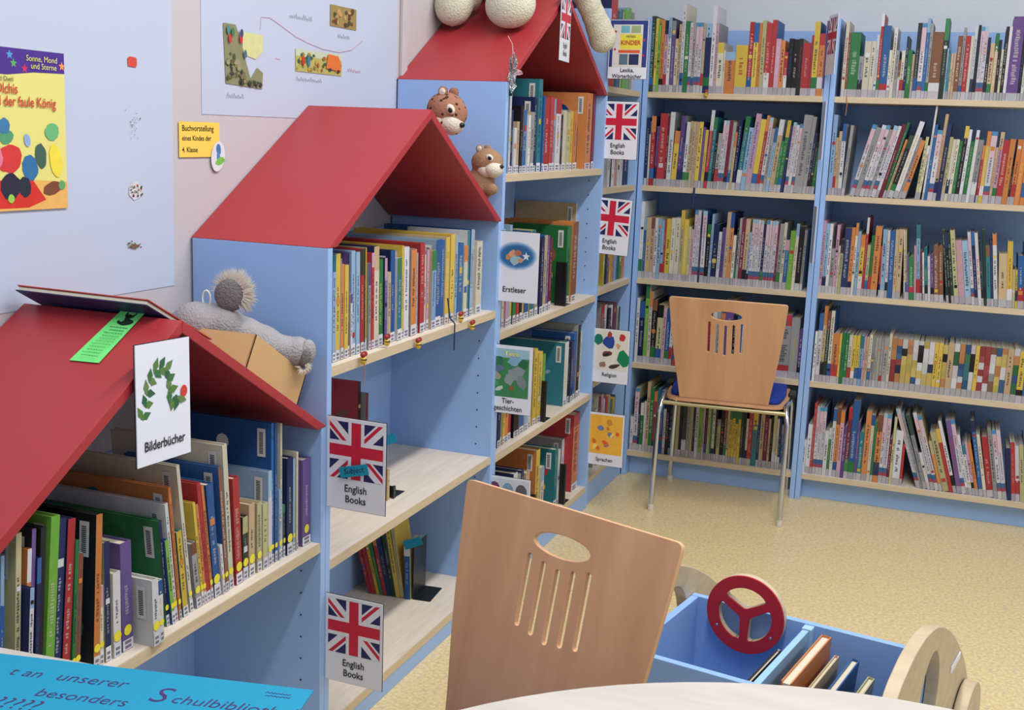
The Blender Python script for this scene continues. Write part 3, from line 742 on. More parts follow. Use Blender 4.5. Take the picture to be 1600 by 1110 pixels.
BRD B 1.1099 4.222 0.449 0.0121 0.188 0.17 0.0 G
BRD B 1.1228 4.222 0.449 0.0121 0.188 0.17 0.0 G
BRD B 1.1356 4.222 0.449 0.0121 0.183 0.17 0.0 W
BRD B 1.1485 4.222 0.449 0.0121 0.183 0.17 0.0 y
BRD B 1.1614 4.222 0.449 0.0121 0.183 0.17 0.0 y
BRD B 1.1743 4.222 0.449 0.0121 0.183 0.17 0.0 lt
BRD B 1.1846 4.222 0.449 0.0069 0.182 0.17 0.0 p
BRD B 1.1936 4.222 0.449 0.0095 0.182 0.17 0.0 e
BRD B 1.2039 4.222 0.449 0.0095 0.189 0.17 0.0 W
BRD B 1.2142 4.222 0.449 0.0095 0.182 0.17 0.0 g
BRD B 1.2245 4.222 0.449 0.0095 0.182 0.17 0.0 g
BRD B 1.2348 4.222 0.449 0.0095 0.182 0.17 0.0 g
BRD B 1.2451 4.222 0.449 0.0095 0.182 0.17 0.0 g
BRD B 1.2579 4.222 0.449 0.0146 0.181 0.17 0.0 g
BRD B 1.2708 4.222 0.449 0.0095 0.2 0.17 0.0 W
BRD B 1.285 4.222 0.449 0.0172 0.186 0.17 0.0 ca
BRD B 1.303 4.222 0.449 0.0172 0.185 0.17 0.0 ca
BRD B 1.321 4.222 0.449 0.0172 0.185 0.17 0.0 cb
BRD B 1.339 4.222 0.449 0.0172 0.185 0.17 0.0 cb
BRD B 1.3571 4.222 0.449 0.0172 0.185 0.17 0.0 cb
BRD B 1.3751 4.222 0.449 0.0172 0.184 0.17 0.0 cc
BRD B 1.3931 4.222 0.449 0.0172 0.184 0.17 0.0 cc
BRD B 1.4111 4.222 0.449 0.0172 0.184 0.17 0.0 cc
BRD B 1.4266 4.222 0.449 0.0121 0.184 0.17 0.0 y
BRD B 1.4408 4.222 0.449 0.0146 0.183 0.17 0.0 y
BRD B 1.4562 4.222 0.449 0.0146 0.179 0.17 0.0 cb
BRD B 1.4742 4.222 0.449 0.0198 0.188 0.17 0.0 e
BRD B 1.4935 4.222 0.449 0.0172 0.187 0.17 0.0 cd
BRD B 1.5116 4.222 0.449 0.0172 0.187 0.17 0.0 cd
BRD B 1.5296 4.222 0.449 0.0172 0.187 0.17 0.0 cd
BRD B 1.5463 4.222 0.449 0.0146 0.186 0.17 0.0 cc
BRD B 1.5605 4.222 0.449 0.0121 0.186 0.17 0.0 y
BRD B 1.5759 4.222 0.449 0.0172 0.186 0.17 0.0 ce
BRD B 1.594 4.222 0.449 0.0172 0.186 0.17 0.0 ce
BRD B 1.612 4.222 0.449 0.0172 0.185 0.17 0.0 ce
BRD B 1.63 4.222 0.449 0.0172 0.185 0.17 0.0 cb
BRD B 1.648 4.222 0.449 0.0172 0.185 0.17 0.0 cb
BRD B 1.6673 4.222 0.449 0.0198 0.185 0.17 0.0 e
BRD B 1.6866 4.222 0.449 0.0172 0.189 0.17 0.0 cd
BRD B 1.706 4.222 0.449 0.0198 0.18 0.17 0.0 y
BRD B 1.7227 4.222 0.449 0.0121 0.184 0.17 0.0 b
BRD B 1.7369 4.222 0.449 0.0146 0.184 0.17 0.0 t
BRD B 1.7523 4.222 0.449 0.0146 0.188 0.17 0.0 r
BRD B 1.769 4.222 0.449 0.0172 0.188 0.17 0.0 cb
BRE B 1.0054 4.222 0.1 0.0135 0.127 0.17 0.0 w
BRE B 1.0209 4.222 0.1 0.0159 0.186 0.17 0.0 w
BRE B 1.034 4.222 0.1 0.0087 0.268 0.17 0.0 r
BRE B 1.0448 4.222 0.1 0.0111 0.256 0.17 0.0 x
BRE B 1.0567 4.222 0.1 0.0111 0.256 0.17 0.0 x
BRE B 1.0686 4.222 0.1 0.0111 0.256 0.17 0.0 x
BRE B 1.0817 4.222 0.1 0.0135 0.17 0.17 0.0 w
BRE B 1.0936 4.222 0.1 0.0087 0.182 0.17 0.0 Gx
BRE B 1.1044 4.222 0.1 0.0111 0.255 0.17 0.0 wb
BRE B 1.1175 4.222 0.1 0.0135 0.262 0.17 0.0 oB
BRE B 1.1318 4.222 0.1 0.0135 0.249 0.17 0.0 po
BRE B 1.1449 4.222 0.1 0.0111 0.194 0.17 0.0 v
BRE B 1.158 4.222 0.1 0.0135 0.266 0.17 0.0 mr
BRE B 1.1759 4.222 0.1 0.0207 0.295 0.17 0.0 b
BRE B 1.1914 4.222 0.1 0.0087 0.217 0.17 0.0 v
BRE B 1.2045 4.222 0.1 0.0159 0.181 0.17 0.0 t
BRE B 1.2223 4.222 0.1 0.0183 0.26 0.17 0.0 o
BRE B 1.2378 4.222 0.1 0.0111 0.248 0.17 0.0 Wb
BRE B 1.2486 4.222 0.1 0.0087 0.228 0.17 0.0 G
BRE B 1.2629 4.222 0.1 0.0183 0.252 0.17 0.0 oB
BRE B 1.2796 4.222 0.1 0.0135 0.259 0.17 0.0 x
BRE B 1.2939 4.222 0.1 0.0135 0.258 0.17 0.0 x
BRE B 1.3058 4.222 0.1 0.0087 0.167 0.17 0.0 m
BRE B 1.3153 4.222 0.1 0.0087 0.251 0.17 0.0 Y
BRE B 1.3332 4.222 0.1 0.0254 0.203 0.17 0.0 w
BRE B 1.3511 4.222 0.1 0.0087 0.155 0.17 0.0 r
BRE B 1.3964 4.222 0.1 0.0127 0.296 0.17 -19.0 x
BRE B 1.4107 4.222 0.1 0.0127 0.296 0.17 -19.0 x
BRE B 1.4238 4.222 0.1 0.0105 0.281 0.17 -19.0 g
BRE B 1.4369 4.222 0.1 0.0128 0.274 0.17 -18.0 gD
BRE B 1.45 4.222 0.1 0.0105 0.137 0.17 -18.0 w
BRE B 1.4631 4.222 0.1 0.0128 0.286 0.17 -18.0 xv
BRE B 1.4774 4.222 0.1 0.0128 0.278 0.17 -18.0 x
BRE B 1.4905 4.222 0.1 0.0106 0.185 0.17 -17.0 oY
BRE B 1.5072 4.222 0.1 0.0197 0.217 0.17 -17.0 Y
BRE B 1.5251 4.222 0.1 0.0129 0.234 0.17 -17.0 ry
BRE B 1.5382 4.222 0.1 0.0106 0.265 0.17 -17.0 w
BRE B 1.5525 4.222 0.1 0.0154 0.266 0.17 -14.0 v
BRE B 1.568 4.222 0.1 0.0131 0.271 0.17 -14.0 x
BRE B 1.5799 4.222 0.1 0.0085 0.217 0.17 -14.0 w
BRE B 1.5906 4.222 0.1 0.0108 0.181 0.17 -14.0 wt
BRE B 1.6014 4.222 0.1 0.0085 0.193 0.17 -14.0 p
BRE B 1.6121 4.222 0.1 0.0108 0.193 0.17 -14.0 o
BRE B 1.6252 4.222 0.1 0.0132 0.274 0.17 -12.0 bn
BRE B 1.6383 4.222 0.1 0.0109 0.226 0.17 -12.0 W
BRE B 1.655 4.222 0.1 0.0203 0.218 0.17 -11.0 r
BRE B 1.6729 4.222 0.1 0.0132 0.249 0.17 -11.0 g
BRE B 1.6872 4.222 0.1 0.0132 0.248 0.17 -11.0 x
BRE B 1.7015 4.222 0.1 0.0132 0.248 0.17 -11.0 x
BRE B 1.7158 4.222 0.1 0.0134 0.187 0.17 -7.0 n
BRE B 1.7301 4.222 0.1 0.0134 0.21 0.17 -7.0 r
BRE B 1.7444 4.222 0.1 0.0134 0.198 0.17 -7.0 w
BRE B 1.7587 4.222 0.1 0.0134 0.205 0.17 -7.0 Y
BRE B 1.7742 4.222 0.1 0.0158 0.221 0.17 -7.0 n
H1 H 0.3 1.0507 0.474 0.0064 0.243 0.2 4.0 l|l
H1 H 0.312 1.0429 0.474 0.0087 0.176 0.2 4.0 b
H1 H 0.3 1.081 0.474 0.0102 0.265 0.22 4.0 Y|Y
H1 H 0.3 1.0919 0.474 0.0079 0.236 0.2 5.0 ow
H1 H 0.3 1.103 0.474 0.008 0.262 0.2 5.0 v|k
H1 H 0.314 1.0891 0.474 0.0079 0.185 0.2 5.0 wl
H1 H 0.3 1.1148 0.474 0.0094 0.218 0.2 5.0 nb
H1 H 0.3 1.1249 0.474 0.0095 0.259 0.2 5.0 k|k
H1 H 0.3 1.1403 0.474 0.0173 0.27 0.2 6.0 L|L
H1 H 0.3 1.1598 0.474 0.0177 0.259 0.2 6.0 n|n
H1 H 0.3 1.1784 0.474 0.0154 0.254 0.2 6.0 r|n
H1 H 0.3 1.1925 0.474 0.0089 0.219 0.2 5.0 G|G
H1 H 0.3 1.2042 0.474 0.0104 0.195 0.2 5.0 B|l
H1 H 0.3 1.2436 0.474 0.0137 0.244 0.26 4.0 o|k
H1 H 0.3 1.258 0.474 0.011 0.128 0.2 2.0 Wp
H1 H 0.3 1.2749 0.474 0.0127 0.194 0.2 1.0 n
H1 H 0.3 1.2937 0.474 0.0175 0.139 0.2 1.0 w
H1 H 0.3 1.3205 0.474 0.0258 0.18 0.2 0.0 v
H1 H 0.33 1.3526 0.474 0.0156 0.113 0.2 -1.0 w|w
H1 H 0.33 1.3681 0.474 0.0109 0.106 0.2 -1.0 wb
H1 H 0.3 1.4213 0.474 0.0079 0.19 0.24 -5.0 n|G
H1 H 0.3 1.4324 0.474 0.0097 0.153 0.2 -6.0 L
H1 H 0.3 1.442 0.474 0.0081 0.215 0.25 -6.0 w|w
H1 H 0.3 1.4516 0.474 0.0064 0.241 0.25 -6.0 o|o
H1 H 0.3 1.4675 0.474 0.0136 0.157 0.2 -6.0 y|t
H1 H 0.3 1.4882 0.474 0.0084 0.271 0.26 -7.0 W|W
H1 H 0.3 1.5075 0.474 0.0141 0.123 0.2 -7.0 gB
H1 H 0.3 1.5205 0.474 0.0068 0.194 0.2 -7.0 y
H1 H 0.3 1.528 0.474 0.0069 0.188 0.2 -7.0 o
H1 H 0.3 1.5374 0.474 0.0107 0.225 0.2 -7.0 r
H1 H 0.3 1.5469 0.474 0.007 0.218 0.2 -7.0 o
H1 H 0.3 1.5624 0.474 0.0187 0.215 0.2 -6.0 b
H1 H 0.3 1.578 0.474 0.0072 0.095 0.2 -6.0 w
H1 H 0.3 1.5889 0.474 0.0093 0.239 0.2 -5.0 B|b
H1 H 0.3 1.6049 0.474 0.0135 0.274 0.24 -4.0 W|W
H1 H 0.3 1.6283 0.474 0.0199 0.205 0.2 -3.0 r|r
H1 H 0.3 1.6511 0.474 0.0162 0.122 0.2 0.0 DY
H1 H 0.3 1.6712 0.474 0.0186 0.141 0.2 0.0 e
H1 H 0.3 1.6948 0.474 0.0146 0.136 0.2 0.0 Y
H1 H 0.3 1.7134 0.474 0.0171 0.13 0.2 0.0 Y
H1 H 0.3 1.7312 0.474 0.0128 0.187 0.22 0.0 wl|l
H1 H 0.3 1.7424 0.474 0.0084 0.278 0.26 0.0 b|b
H1 H 0.3 1.7538 0.474 0.0085 0.275 0.26 0.0 b|b
H1 H 0.3 1.7641 0.474 0.0063 0.142 0.2 0.0 l
H1 H 0.3 1.7733 0.474 0.0063 0.27 0.24 0.0 W|W
H1 H 0.3 1.7826 0.474 0.0064 0.106 0.2 0.0 DG
H1 H 0.3 1.7991 0.474 0.0207 0.197 0.2 0.0 n
H1 H 0.3 1.8157 0.474 0.0066 0.191 0.2 0.0 l|b
H1 H 0.3 1.8254 0.474 0.0066 0.202 0.2 0.0 W
H1 H 0.3 1.8647 0.474 0.0318 0.179 0.2 0.0 v|v
H2 H 0.3 1.9642 0.831 0.0125 0.218 0.17 0.0 lt
H2 H 0.3 1.9801 0.831 0.018 0.22 0.17 0.0 y
H2 H 0.3 1.9987 0.831 0.0128 0.197 0.17 0.0 o
H2 H 0.3 2.0163 0.831 0.0157 0.194 0.17 0.0 y
H2 H 0.3 2.0314 0.831 0.0077 0.218 0.17 -1.0 vn
H2 H 0.3 2.0397 0.831 0.0077 0.132 0.17 -1.0 wv
H2 H 0.3 2.0522 0.831 0.0162 0.22 0.17 -1.0 l
H2 H 0.3 2.0691 0.831 0.0164 0.216 0.17 -1.0 l
H2 H 0.3 2.0877 0.831 0.0138 0.221 0.17 -1.0 rD
H2 H 0.3 2.0977 0.831 0.0052 0.223 0.17 -1.0 k
H2 H 0.3 2.1079 0.831 0.014 0.222 0.17 -1.0 y
H2 H 0.3 2.124 0.831 0.0112 0.188 0.17 -1.0 gv
H2 H 0.3 2.1359 0.831 0.0113 0.209 0.17 -1.0 rp
H2 H 0.3 2.1539 0.831 0.0235 0.221 0.17 -1.0 We
H2 H 0.3 2.1797 0.831 0.0209 0.191 0.17 -1.0 G
H2 H 0.3 2.1998 0.831 0.0119 0.192 0.17 -1.0 vp
H2 H 0.3 2.2123 0.831 0.012 0.16 0.17 -1.0 e
H2 H 0.3 2.2361 0.831 0.0217 0.206 0.17 -1.0 b|n
H2 H 0.3 2.2619 0.831 0.0222 0.187 0.17 -1.0 tG
H2 H 0.3 2.2815 0.831 0.0093 0.213 0.26 -1.0 y|y
H2 H 0.3 2.3031 0.831 0.0261 0.208 0.17 -1.0 w
H2 H 0.3 2.3352 0.831 0.0301 0.2 0.17 -1.0 o
H2 H 0.3 2.361 0.831 0.0133 0.19 0.17 -1.0 l
H2 H 0.3 2.3838 0.831 0.0241 0.211 0.25 -1.0 r|r
H2 H 0.3 2.4051 0.831 0.0101 0.182 0.17 -1.0 W
H2 H 0.3 2.4213 0.831 0.0139 0.191 0.17 0.0 p
H2 H 0.3 2.445 0.831 0.0251 0.189 0.17 0.0 lG
H2 H 0.3 2.4785 0.831 0.0332 0.212 0.25 0.0 b|l
H2 H 0.3 2.5049 0.831 0.0185 0.209 0.17 0.0 b
H2 H 0.3 2.5261 0.831 0.0226 0.215 0.17 0.0 y
H2 H 0.3 2.5554 0.831 0.027 0.22 0.27 0.0 y|y
H2 H 0.3 2.5771 0.831 0.0154 0.216 0.17 0.0 l
H2 H 0.3 2.6054 0.831 0.0319 0.194 0.17 0.0 b
H2 H 0.3 2.6382 0.831 0.0243 0.186 0.17 0.0 Wo
H2 H 0.3 2.6591 0.831 0.0162 0.222 0.17 0.0 t
H2 H 0.3 2.6802 0.831 0.0164 0.224 0.25 0.0 l|b
H2 H 0.3 2.6952 0.831 0.0123 0.221 0.17 0.0 p
H2 H 0.3 2.7344 0.831 0.0389 0.189 0.17 0.0 W|W
H3A H 0.298 2.9172 1.192 0.0139 0.206 0.15 0.0 w
H3A H 0.298 2.939 1.192 0.0189 0.17 0.15 0.0 n
H3A H 0.298 2.9636 1.192 0.0192 0.123 0.15 0.0 w
H3A H 0.298 2.9886 1.192 0.0195 0.14 0.15 0.0 e
H3A H 0.298 3.0139 1.192 0.0198 0.184 0.15 0.0 k
H3A H 0.298 3.0422 1.192 0.0253 0.173 0.15 0.0 b
H3A H 0.298 3.0709 1.192 0.0204 0.16 0.15 0.0 w
H3A H 0.298 3.1 1.192 0.0261 0.169 0.15 0.0 g
H3A H 0.298 3.1297 1.192 0.0211 0.211 0.2 0.0 n|n
H3A H 0.298 3.1681 1.192 0.0327 0.263 0.25 0.0 t|t
H3A H 0.298 3.1932 1.192 0.0163 0.217 0.15 0.0 b
H3A H 0.298 3.2245 1.192 0.0451 0.215 0.15 0.0 r
H3A H 0.298 3.2707 1.192 0.0345 0.217 0.15 0.0 r
H3A H 0.298 3.2971 1.192 0.0172 0.212 0.15 0.0 l
H3A H 0.298 3.3302 1.192 0.0477 0.213 0.15 0.0 wr
H3A H 0.298 3.3697 1.192 0.0179 0.167 0.15 0.0 k
H3A H 0.298 3.3945 1.192 0.0306 0.181 0.15 0.0 W
H3A H 0.298 3.4227 1.192 0.0247 0.176 0.15 0.0 Y
H3A H 0.298 3.4418 1.192 0.0122 0.184 0.15 0.0 g|g
H3A H 0.298 3.4611 1.192 0.0252 0.181 0.15 0.0 y
H3A H 0.298 3.4903 1.192 0.0321 0.18 0.15 0.0 o
H3A H 0.298 3.5166 1.192 0.0193 0.131 0.15 0.0 k
H3A H 0.298 3.6397 1.192 0.0627 0.243 0.25 0.0 o|o
H3A H 0.298 3.6929 1.192 0.0282 0.244 0.26 0.0 m|m
H3B H 0.298 2.9241 0.764 0.019 0.252 0.15 0.0 W
H3B H 0.298 2.9438 0.764 0.0192 0.258 0.15 0.0 p
H3B H 0.298 2.9638 0.764 0.0195 0.285 0.2 0.0 l|l
H3B H 0.298 2.9814 0.764 0.0146 0.248 0.15 0.0 y
H3B H 0.298 3.0069 0.764 0.0251 0.253 0.15 0.0 G
H3B H 0.298 3.0354 0.764 0.0203 0.24 0.15 0.0 r
H3B H 0.298 3.0616 0.764 0.0206 0.253 0.15 0.0 k
H3B H 0.298 3.0856 0.764 0.0155 0.233 0.15 0.0 y
H3B H 0.298 3.1126 0.764 0.0374 0.257 0.15 0.0 b
H3B H 0.298 3.1538 0.764 0.0327 0.258 0.15 0.0 t
H3B H 0.298 3.1903 0.764 0.0277 0.244 0.15 0.0 g
H3B H 0.298 3.2303 0.764 0.0283 0.23 0.15 0.0 n
H3B H 0.298 3.2594 0.764 0.0287 0.236 0.15 0.0 e
H3B H 0.298 3.2919 0.764 0.0233 0.232 0.15 0.0 v
H3B H 0.298 3.322 0.764 0.0236 0.224 0.15 0.0 m
H3B H 0.298 3.4893 0.764 0.0454 0.248 0.2 0.0 G|G
H3B H 0.298 3.546 0.764 0.0535 0.259 0.24 0.0 B|o
H3B H 0.238 3.7329 0.764 0.0207 0.308 0.22 0.0 W|e
H3C H 0.298 2.9212 0.418 0.0241 0.251 0.15 0.0 n
H3C H 0.298 2.941 0.418 0.0144 0.257 0.15 0.0 g
H3C H 0.298 2.9561 0.418 0.0145 0.258 0.15 0.0 y
H3C H 0.298 2.9841 0.418 0.0301 0.25 0.15 0.0 o
H3C H 0.298 3.0125 0.418 0.0254 0.245 0.15 0.0 r
H3C H 0.298 3.0572 0.418 0.042 0.234 0.15 0.0 k
H3C H 0.298 3.103 0.418 0.0376 0.233 0.15 0.0 b
H3C H 0.298 3.1415 0.418 0.0272 0.231 0.15 0.0 l
H3C H 0.298 3.1752 0.418 0.0277 0.237 0.15 0.0 w
H3C H 0.298 3.2152 0.418 0.0283 0.239 0.15 0.0 y
H3C H 0.298 3.2532 0.418 0.0347 0.224 0.15 0.0 y
H3C H 0.298 3.2918 0.418 0.0294 0.21 0.15 0.0 L
H3C H 0.298 3.5169 0.418 0.0396 0.213 0.24 0.0 w|t
H3C H 0.298 3.554 0.418 0.0198 0.186 0.15 0.0 k
H3C H 0.298 3.5779 0.418 0.027 0.208 0.15 0.0 n
H3C H 0.298 3.6092 0.418 0.0343 0.232 0.15 0.0 b
H3C H 0.298 3.648 0.418 0.0279 0.252 0.15 0.0 k
H3C H 0.298 3.6766 0.418 0.0138 0.226 0.15 0.0 W
H3D H 0.298 3.0771 0.082 0.032 0.219 0.15 0.0 w
H3D H 0.298 3.11 0.082 0.0325 0.206 0.15 0.0 g
H3D H 0.298 3.1433 0.082 0.0218 0.211 0.15 0.0 n
H3D H 0.298 3.1773 0.082 0.0337 0.196 0.15 0.0 e
H3D H 0.298 3.2828 0.082 0.0355 0.24 0.22 0.0 y|o
H3D H 0.298 3.3223 0.082 0.0301 0.175 0.15 0.0 Wl
H3D H 0.298 3.4618 0.082 0.0322 0.2 0.2 0.0 t|t
H3D H 0.298 3.4881 0.082 0.0193 0.191 0.15 0.0 w
H3D H 0.268 3.6277 0.082 0.0272 0.19 0.22 0.0 w|g
H3D H 0.298 3.6612 0.082 0.0928 0.274 0.24 0.0 or|r
CA H 0.285 3.9131 1.465 0.0778 0.335 0.2 0.0 r
CA H 0.285 3.9792 1.465 0.0266 0.263 0.15 0.0 t
CA H 0.285 4.003 1.465 0.0201 0.271 0.15 0.0 b
CA H 0.285 4.0272 1.465 0.0272 0.265 0.15 0.0 Y
CA H 0.285 4.0658 1.465 0.0349 0.276 0.15 0.0 L
CA H 0.285 4.1087 1.465 0.0357 0.286 0.15 0.0 L
CA H 0.285 4.149 1.465 0.0291 0.275 0.15 0.0 g
CA H 0.285 4.175 1.465 0.022 0.26 0.15 0.0 W
CB H 0.29 3.9135 1.124 0.0316 0.171 0.15 0.0 w
CB H 0.29 3.9426 1.124 0.0256 0.183 0.15 0.0 n
CB H 0.29 3.9722 1.124 0.0327 0.187 0.15 0.0 w
CB H 0.29 4.009 1.124 0.0266 0.17 0.15 0.0 p
CB H 0.29 4.0467 1.124 0.034 0.188 0.15 0.0 w
CB H 0.29 4.085 1.124 0.0277 0.18 0.15 0.0 w
CB H 0.29 4.1498 1.124 0.0724 0.176 0.15 0.0 n|n
CC H 0.29 3.9097 0.775 0.0224 0.186 0.15 0.0 y
CC H 0.29 3.9355 0.775 0.0169 0.19 0.15 0.0 G
CC H 0.29 3.953 0.775 0.0171 0.175 0.15 0.0 k
CC H 0.29 3.9795 0.775 0.0234 0.179 0.15 0.0 v
CC H 0.29 4.0095 0.775 0.0238 0.183 0.15 0.0 y
CC H 0.29 4.0308 0.775 0.0179 0.172 0.15 0.0 o
CC H 0.29 4.0617 0.775 0.0307 0.179 0.15 0.0 l
CC H 0.29 4.0932 0.775 0.0313 0.171 0.15 0.0 b
CC H 0.29 4.1383 0.775 0.0322 0.196 0.15 0.0 G
CC H 0.29 4.1737 0.775 0.0247 0.099 0.15 0.0 o
CD H 0.29 3.9368 0.449 0.0393 0.256 0.15 0.0 Br
CD H 0.29 3.9828 0.449 0.0404 0.246 0.15 0.0 w
CD H 0.29 4.0271 0.449 0.0355 0.228 0.15 0.0 k
CD H 0.29 4.0633 0.449 0.024 0.236 0.15 0.0 w
CD H 0.29 4.1068 0.449 0.0498 0.238 0.15 0.0 m
CD H 0.29 4.1479 0.449 0.0188 0.211 0.15 0.0 e
CD H 0.29 4.1751 0.449 0.0217 0.216 0.15 0.0 k
CF H 0.29 3.9203 0.1 0.028 0.218 0.15 0.0 w
CF H 0.29 3.9576 0.1 0.0344 0.26 0.15 0.0 m
CF H 0.29 3.9958 0.1 0.0292 0.259 0.15 0.0 p
CF H 0.29 4.0257 0.1 0.0177 0.236 0.15 0.0 w
CF H 0.29 4.0531 0.1 0.0241 0.238 0.15 0.0 r
CF H 0.29 4.0841 0.1 0.0246 0.239 0.15 0.0 e
CF H 0.29 4.1156 0.1 0.0251 0.215 0.15 0.0 G
CF H 0.29 4.1477 0.1 0.0255 0.217 0.15 0.0 y
CF H 0.29 4.1728 0.1 0.0238 0.22 0.15 0.0 k
CF H 0.29 4.1849 0.1 0.0021 0.185 0.15 0.0 r
"""

# ------------------------------------------------------------------ books
rnd = random.Random(7)
COMIC = dict(a=['b', 'r', 'r', 'n', 'o'], b=['y', 'b', 'w', 'k', 'y', 'o'], c=['n', 'w', 'y', 'k', 'w'], d=['t', 'w', 'o', 'G', 'b'], e=['r', 'w', 'r', 'B', 'g'])
def jit(c, a=10):
    k = rnd.uniform(-a, a); return tuple(max(0, min(255, v + k + rnd.uniform(-a / 3, a / 3))) for v in c)
def mute(c, k=0.20, d=0.92):
    g = sum(c) / 3; return tuple((v * (1 - k) + g * k) * d for v in c)
def book_mesh(th, h, d, code, near, pages_too):
    """spine at local x=0 facing +X, thickness along Y, foot at z=0. Returns mesh of cover (and pages when small)"""
    spine, _, cover = code.partition('|')
    c = spine[0]; top = spine[1] if len(spine) > 1 else None
    base = jit(PAL['x'] if c == 'x' else PAL.get(c, (150, 150, 150))); cov = jit(PAL[cover[0]]) if cover else base
    if not cover and (c in 'xc' or rnd.random() < 0.4): cov = jit(PAL[rnd.choice('wlgYbeWn')])
    bm = bmesh.new(); cl = bm.loops.layers.float_color.new('ink')
    def col(fs, cc):
        q = (*lin(mute(cc)), 1)
        for f in fs:
            for l in f.loops: l[cl] = q
    def quad(y0, y1, z0, z1, cc, off=0.0):
        vs_ = [bm.verts.new(p) for p in ((off, y0, z0), (off, y1, z0), (off, y1, z1), (off, y0, z1))]
        f = bm.faces.new(vs_); col([f], cc)
    hb = th / 2; bt = min(0.0022, th * 0.2)
    col(bx(bm, -d, -0.0006, -hb, -hb + bt, 0, h), cov)
    col(bx(bm, -d, -0.0006, hb - bt, hb, 0, h), cov)
    col(bx(bm, -0.0016, -0.0006, -hb + bt, hb - bt, 0, h), base)
    if pages_too: col(bx(bm, -d + 0.003, -0.0016, -hb + bt, hb - bt, 0.002, h - 0.004), (206, 198, 176))
    # spine print, bottom to top
    bands = []
    if c == 'x':
        pink = jit((212, 178, 192), 8); capc = rnd.choice([(70, 150, 200), (60, 140, 205), base, (150, 190, 215)])
        bands = [(0, 0.028, jit((186, 182, 190), 14)), (0.028, 0.04, (178, 60, 84)), (0.04, 0.058, (52, 100, 156)), (0.058, h * 0.62, base), (h * 0.62, h * 0.94, pink), (h * 0.94, h, capc)]
    elif c == 'c':
        seq = COMIC[spine[1]]; z = 0.028; bands = [(0, 0.028, (176, 172, 176))]; n = rnd.randint(4, 6)
        for i in range(n):
            z1 = h if i == n - 1 else z + (h - 0.028) / n * rnd.uniform(0.75, 1.25); z1 = min(z1, h)
            bands.append((z, z1, mute(jit(PAL[rnd.choice(seq)], 14), 0.25, 0.95))); z = z1
            if z >= h: break
    else:
        lab = jit((178, 174, 184), 16) if not near and rnd.random() < 0.85 else base
        cut = h * (rnd.uniform(0.72, 0.86) if top else 1.0); z = 0.026
        bands = [(0, 0.026, lab)]
        if rnd.random() < 0.3 and not near: k = rnd.uniform(0.02, 0.05); bands.append((z, z + k, jit(PAL[rnd.choice('nbrwGk')]))); z += k
        bands.append((z, cut, base))
        if top: bands.append((cut, h, jit(PAL[top])))
    for z0, z1, cc in bands: quad(-hb, hb, z0, min(z1, h), cc)
    lum = sum(base) / 3; ink = jit((40, 40, 60) if lum > 120 else (205, 200, 190), 20)
    if rnd.random() < 0.3: ink = jit(PAL[rnd.choice('rbnyw')], 10)
    ink = tuple(a * 0.6 + b * 0.4 for a, b in zip(ink, base))
    # title: short strokes running up the spine
    if c != 'c':
        z = 0.035 + h * rnd.uniform(0.05, 0.18); w_ = hb * rnd.uniform(0.25, 0.5)
        if c == 'x': z = 0.07; ink = (120, 118, 140)
        stop = h * rnd.uniform(0.6, 0.92)
        step = 0.0035 if near else 0.006
        while z < stop:
            k = step * rnd.uniform(0.6, 1.8)
            if rnd.random() < 0.82:
                o_ = rnd.uniform(-0.25, 0.25) * w_; quad(-w_ + o_, w_ * rnd.uniform(0.3, 1) + o_, z, z + k * 0.7, ink, 0.0003)
            z += k
        if rnd.random() < 0.3: q = min(hb * 0.7, 0.008); zc = h * rnd.uniform(0.1, 0.9); quad(-q, q, max(0.03, zc - q), min(h - 0.002, zc + q), jit(PAL[rnd.choice('roywbk')]), 0.0005)
    if near and cover:   # picture on the front or back board, facing -Y
        def cq(x0, x1, z0, z1, cc, off):
            f = bm.faces.new([bm.verts.new(p) for p in ((-x1, -hb - off, z0), (-x0, -hb - off, z0), (-x0, -hb - off, z1), (-x1, -hb - off, z1))]); col([f], cc)
        def ce(cx, cz, r1, r2, cc, off):
            a0 = rnd.random() * 3; vs_ = []
            for i in range(10):
                a = i * math.pi / 5; u, v = r1 * math.cos(a), r2 * math.sin(a)
                xx = min(-0.006, max(-d + 0.004, -(cx + u * math.cos(a0) - v * math.sin(a0)))); zz = min(h - 0.004, max(0.004, cz + u * math.sin(a0) + v * math.cos(a0)))
                vs_.append(bm.verts.new((xx, -hb - off, zz)))
            f = bm.faces.new(vs_); col([f], cc)
        for i in range(rnd.randint(4, 8)):
            q = rnd.uniform(0.008, 0.026)
            ce(rnd.uniform(0.03, d - 0.02), h * rnd.uniform(0.1, 0.85), q, q * rnd.uniform(0.4, 1), jit(PAL[rnd.choice('woyrGtlBeb')], 25), 0.0003 + 0.0001 * i)
    for f in bm.faces: f.normal_update()
    me = bpy.data.meshes.new('book'); bm.to_mesh(me); bm.free(); me.materials.append(M['ink'])
    return me
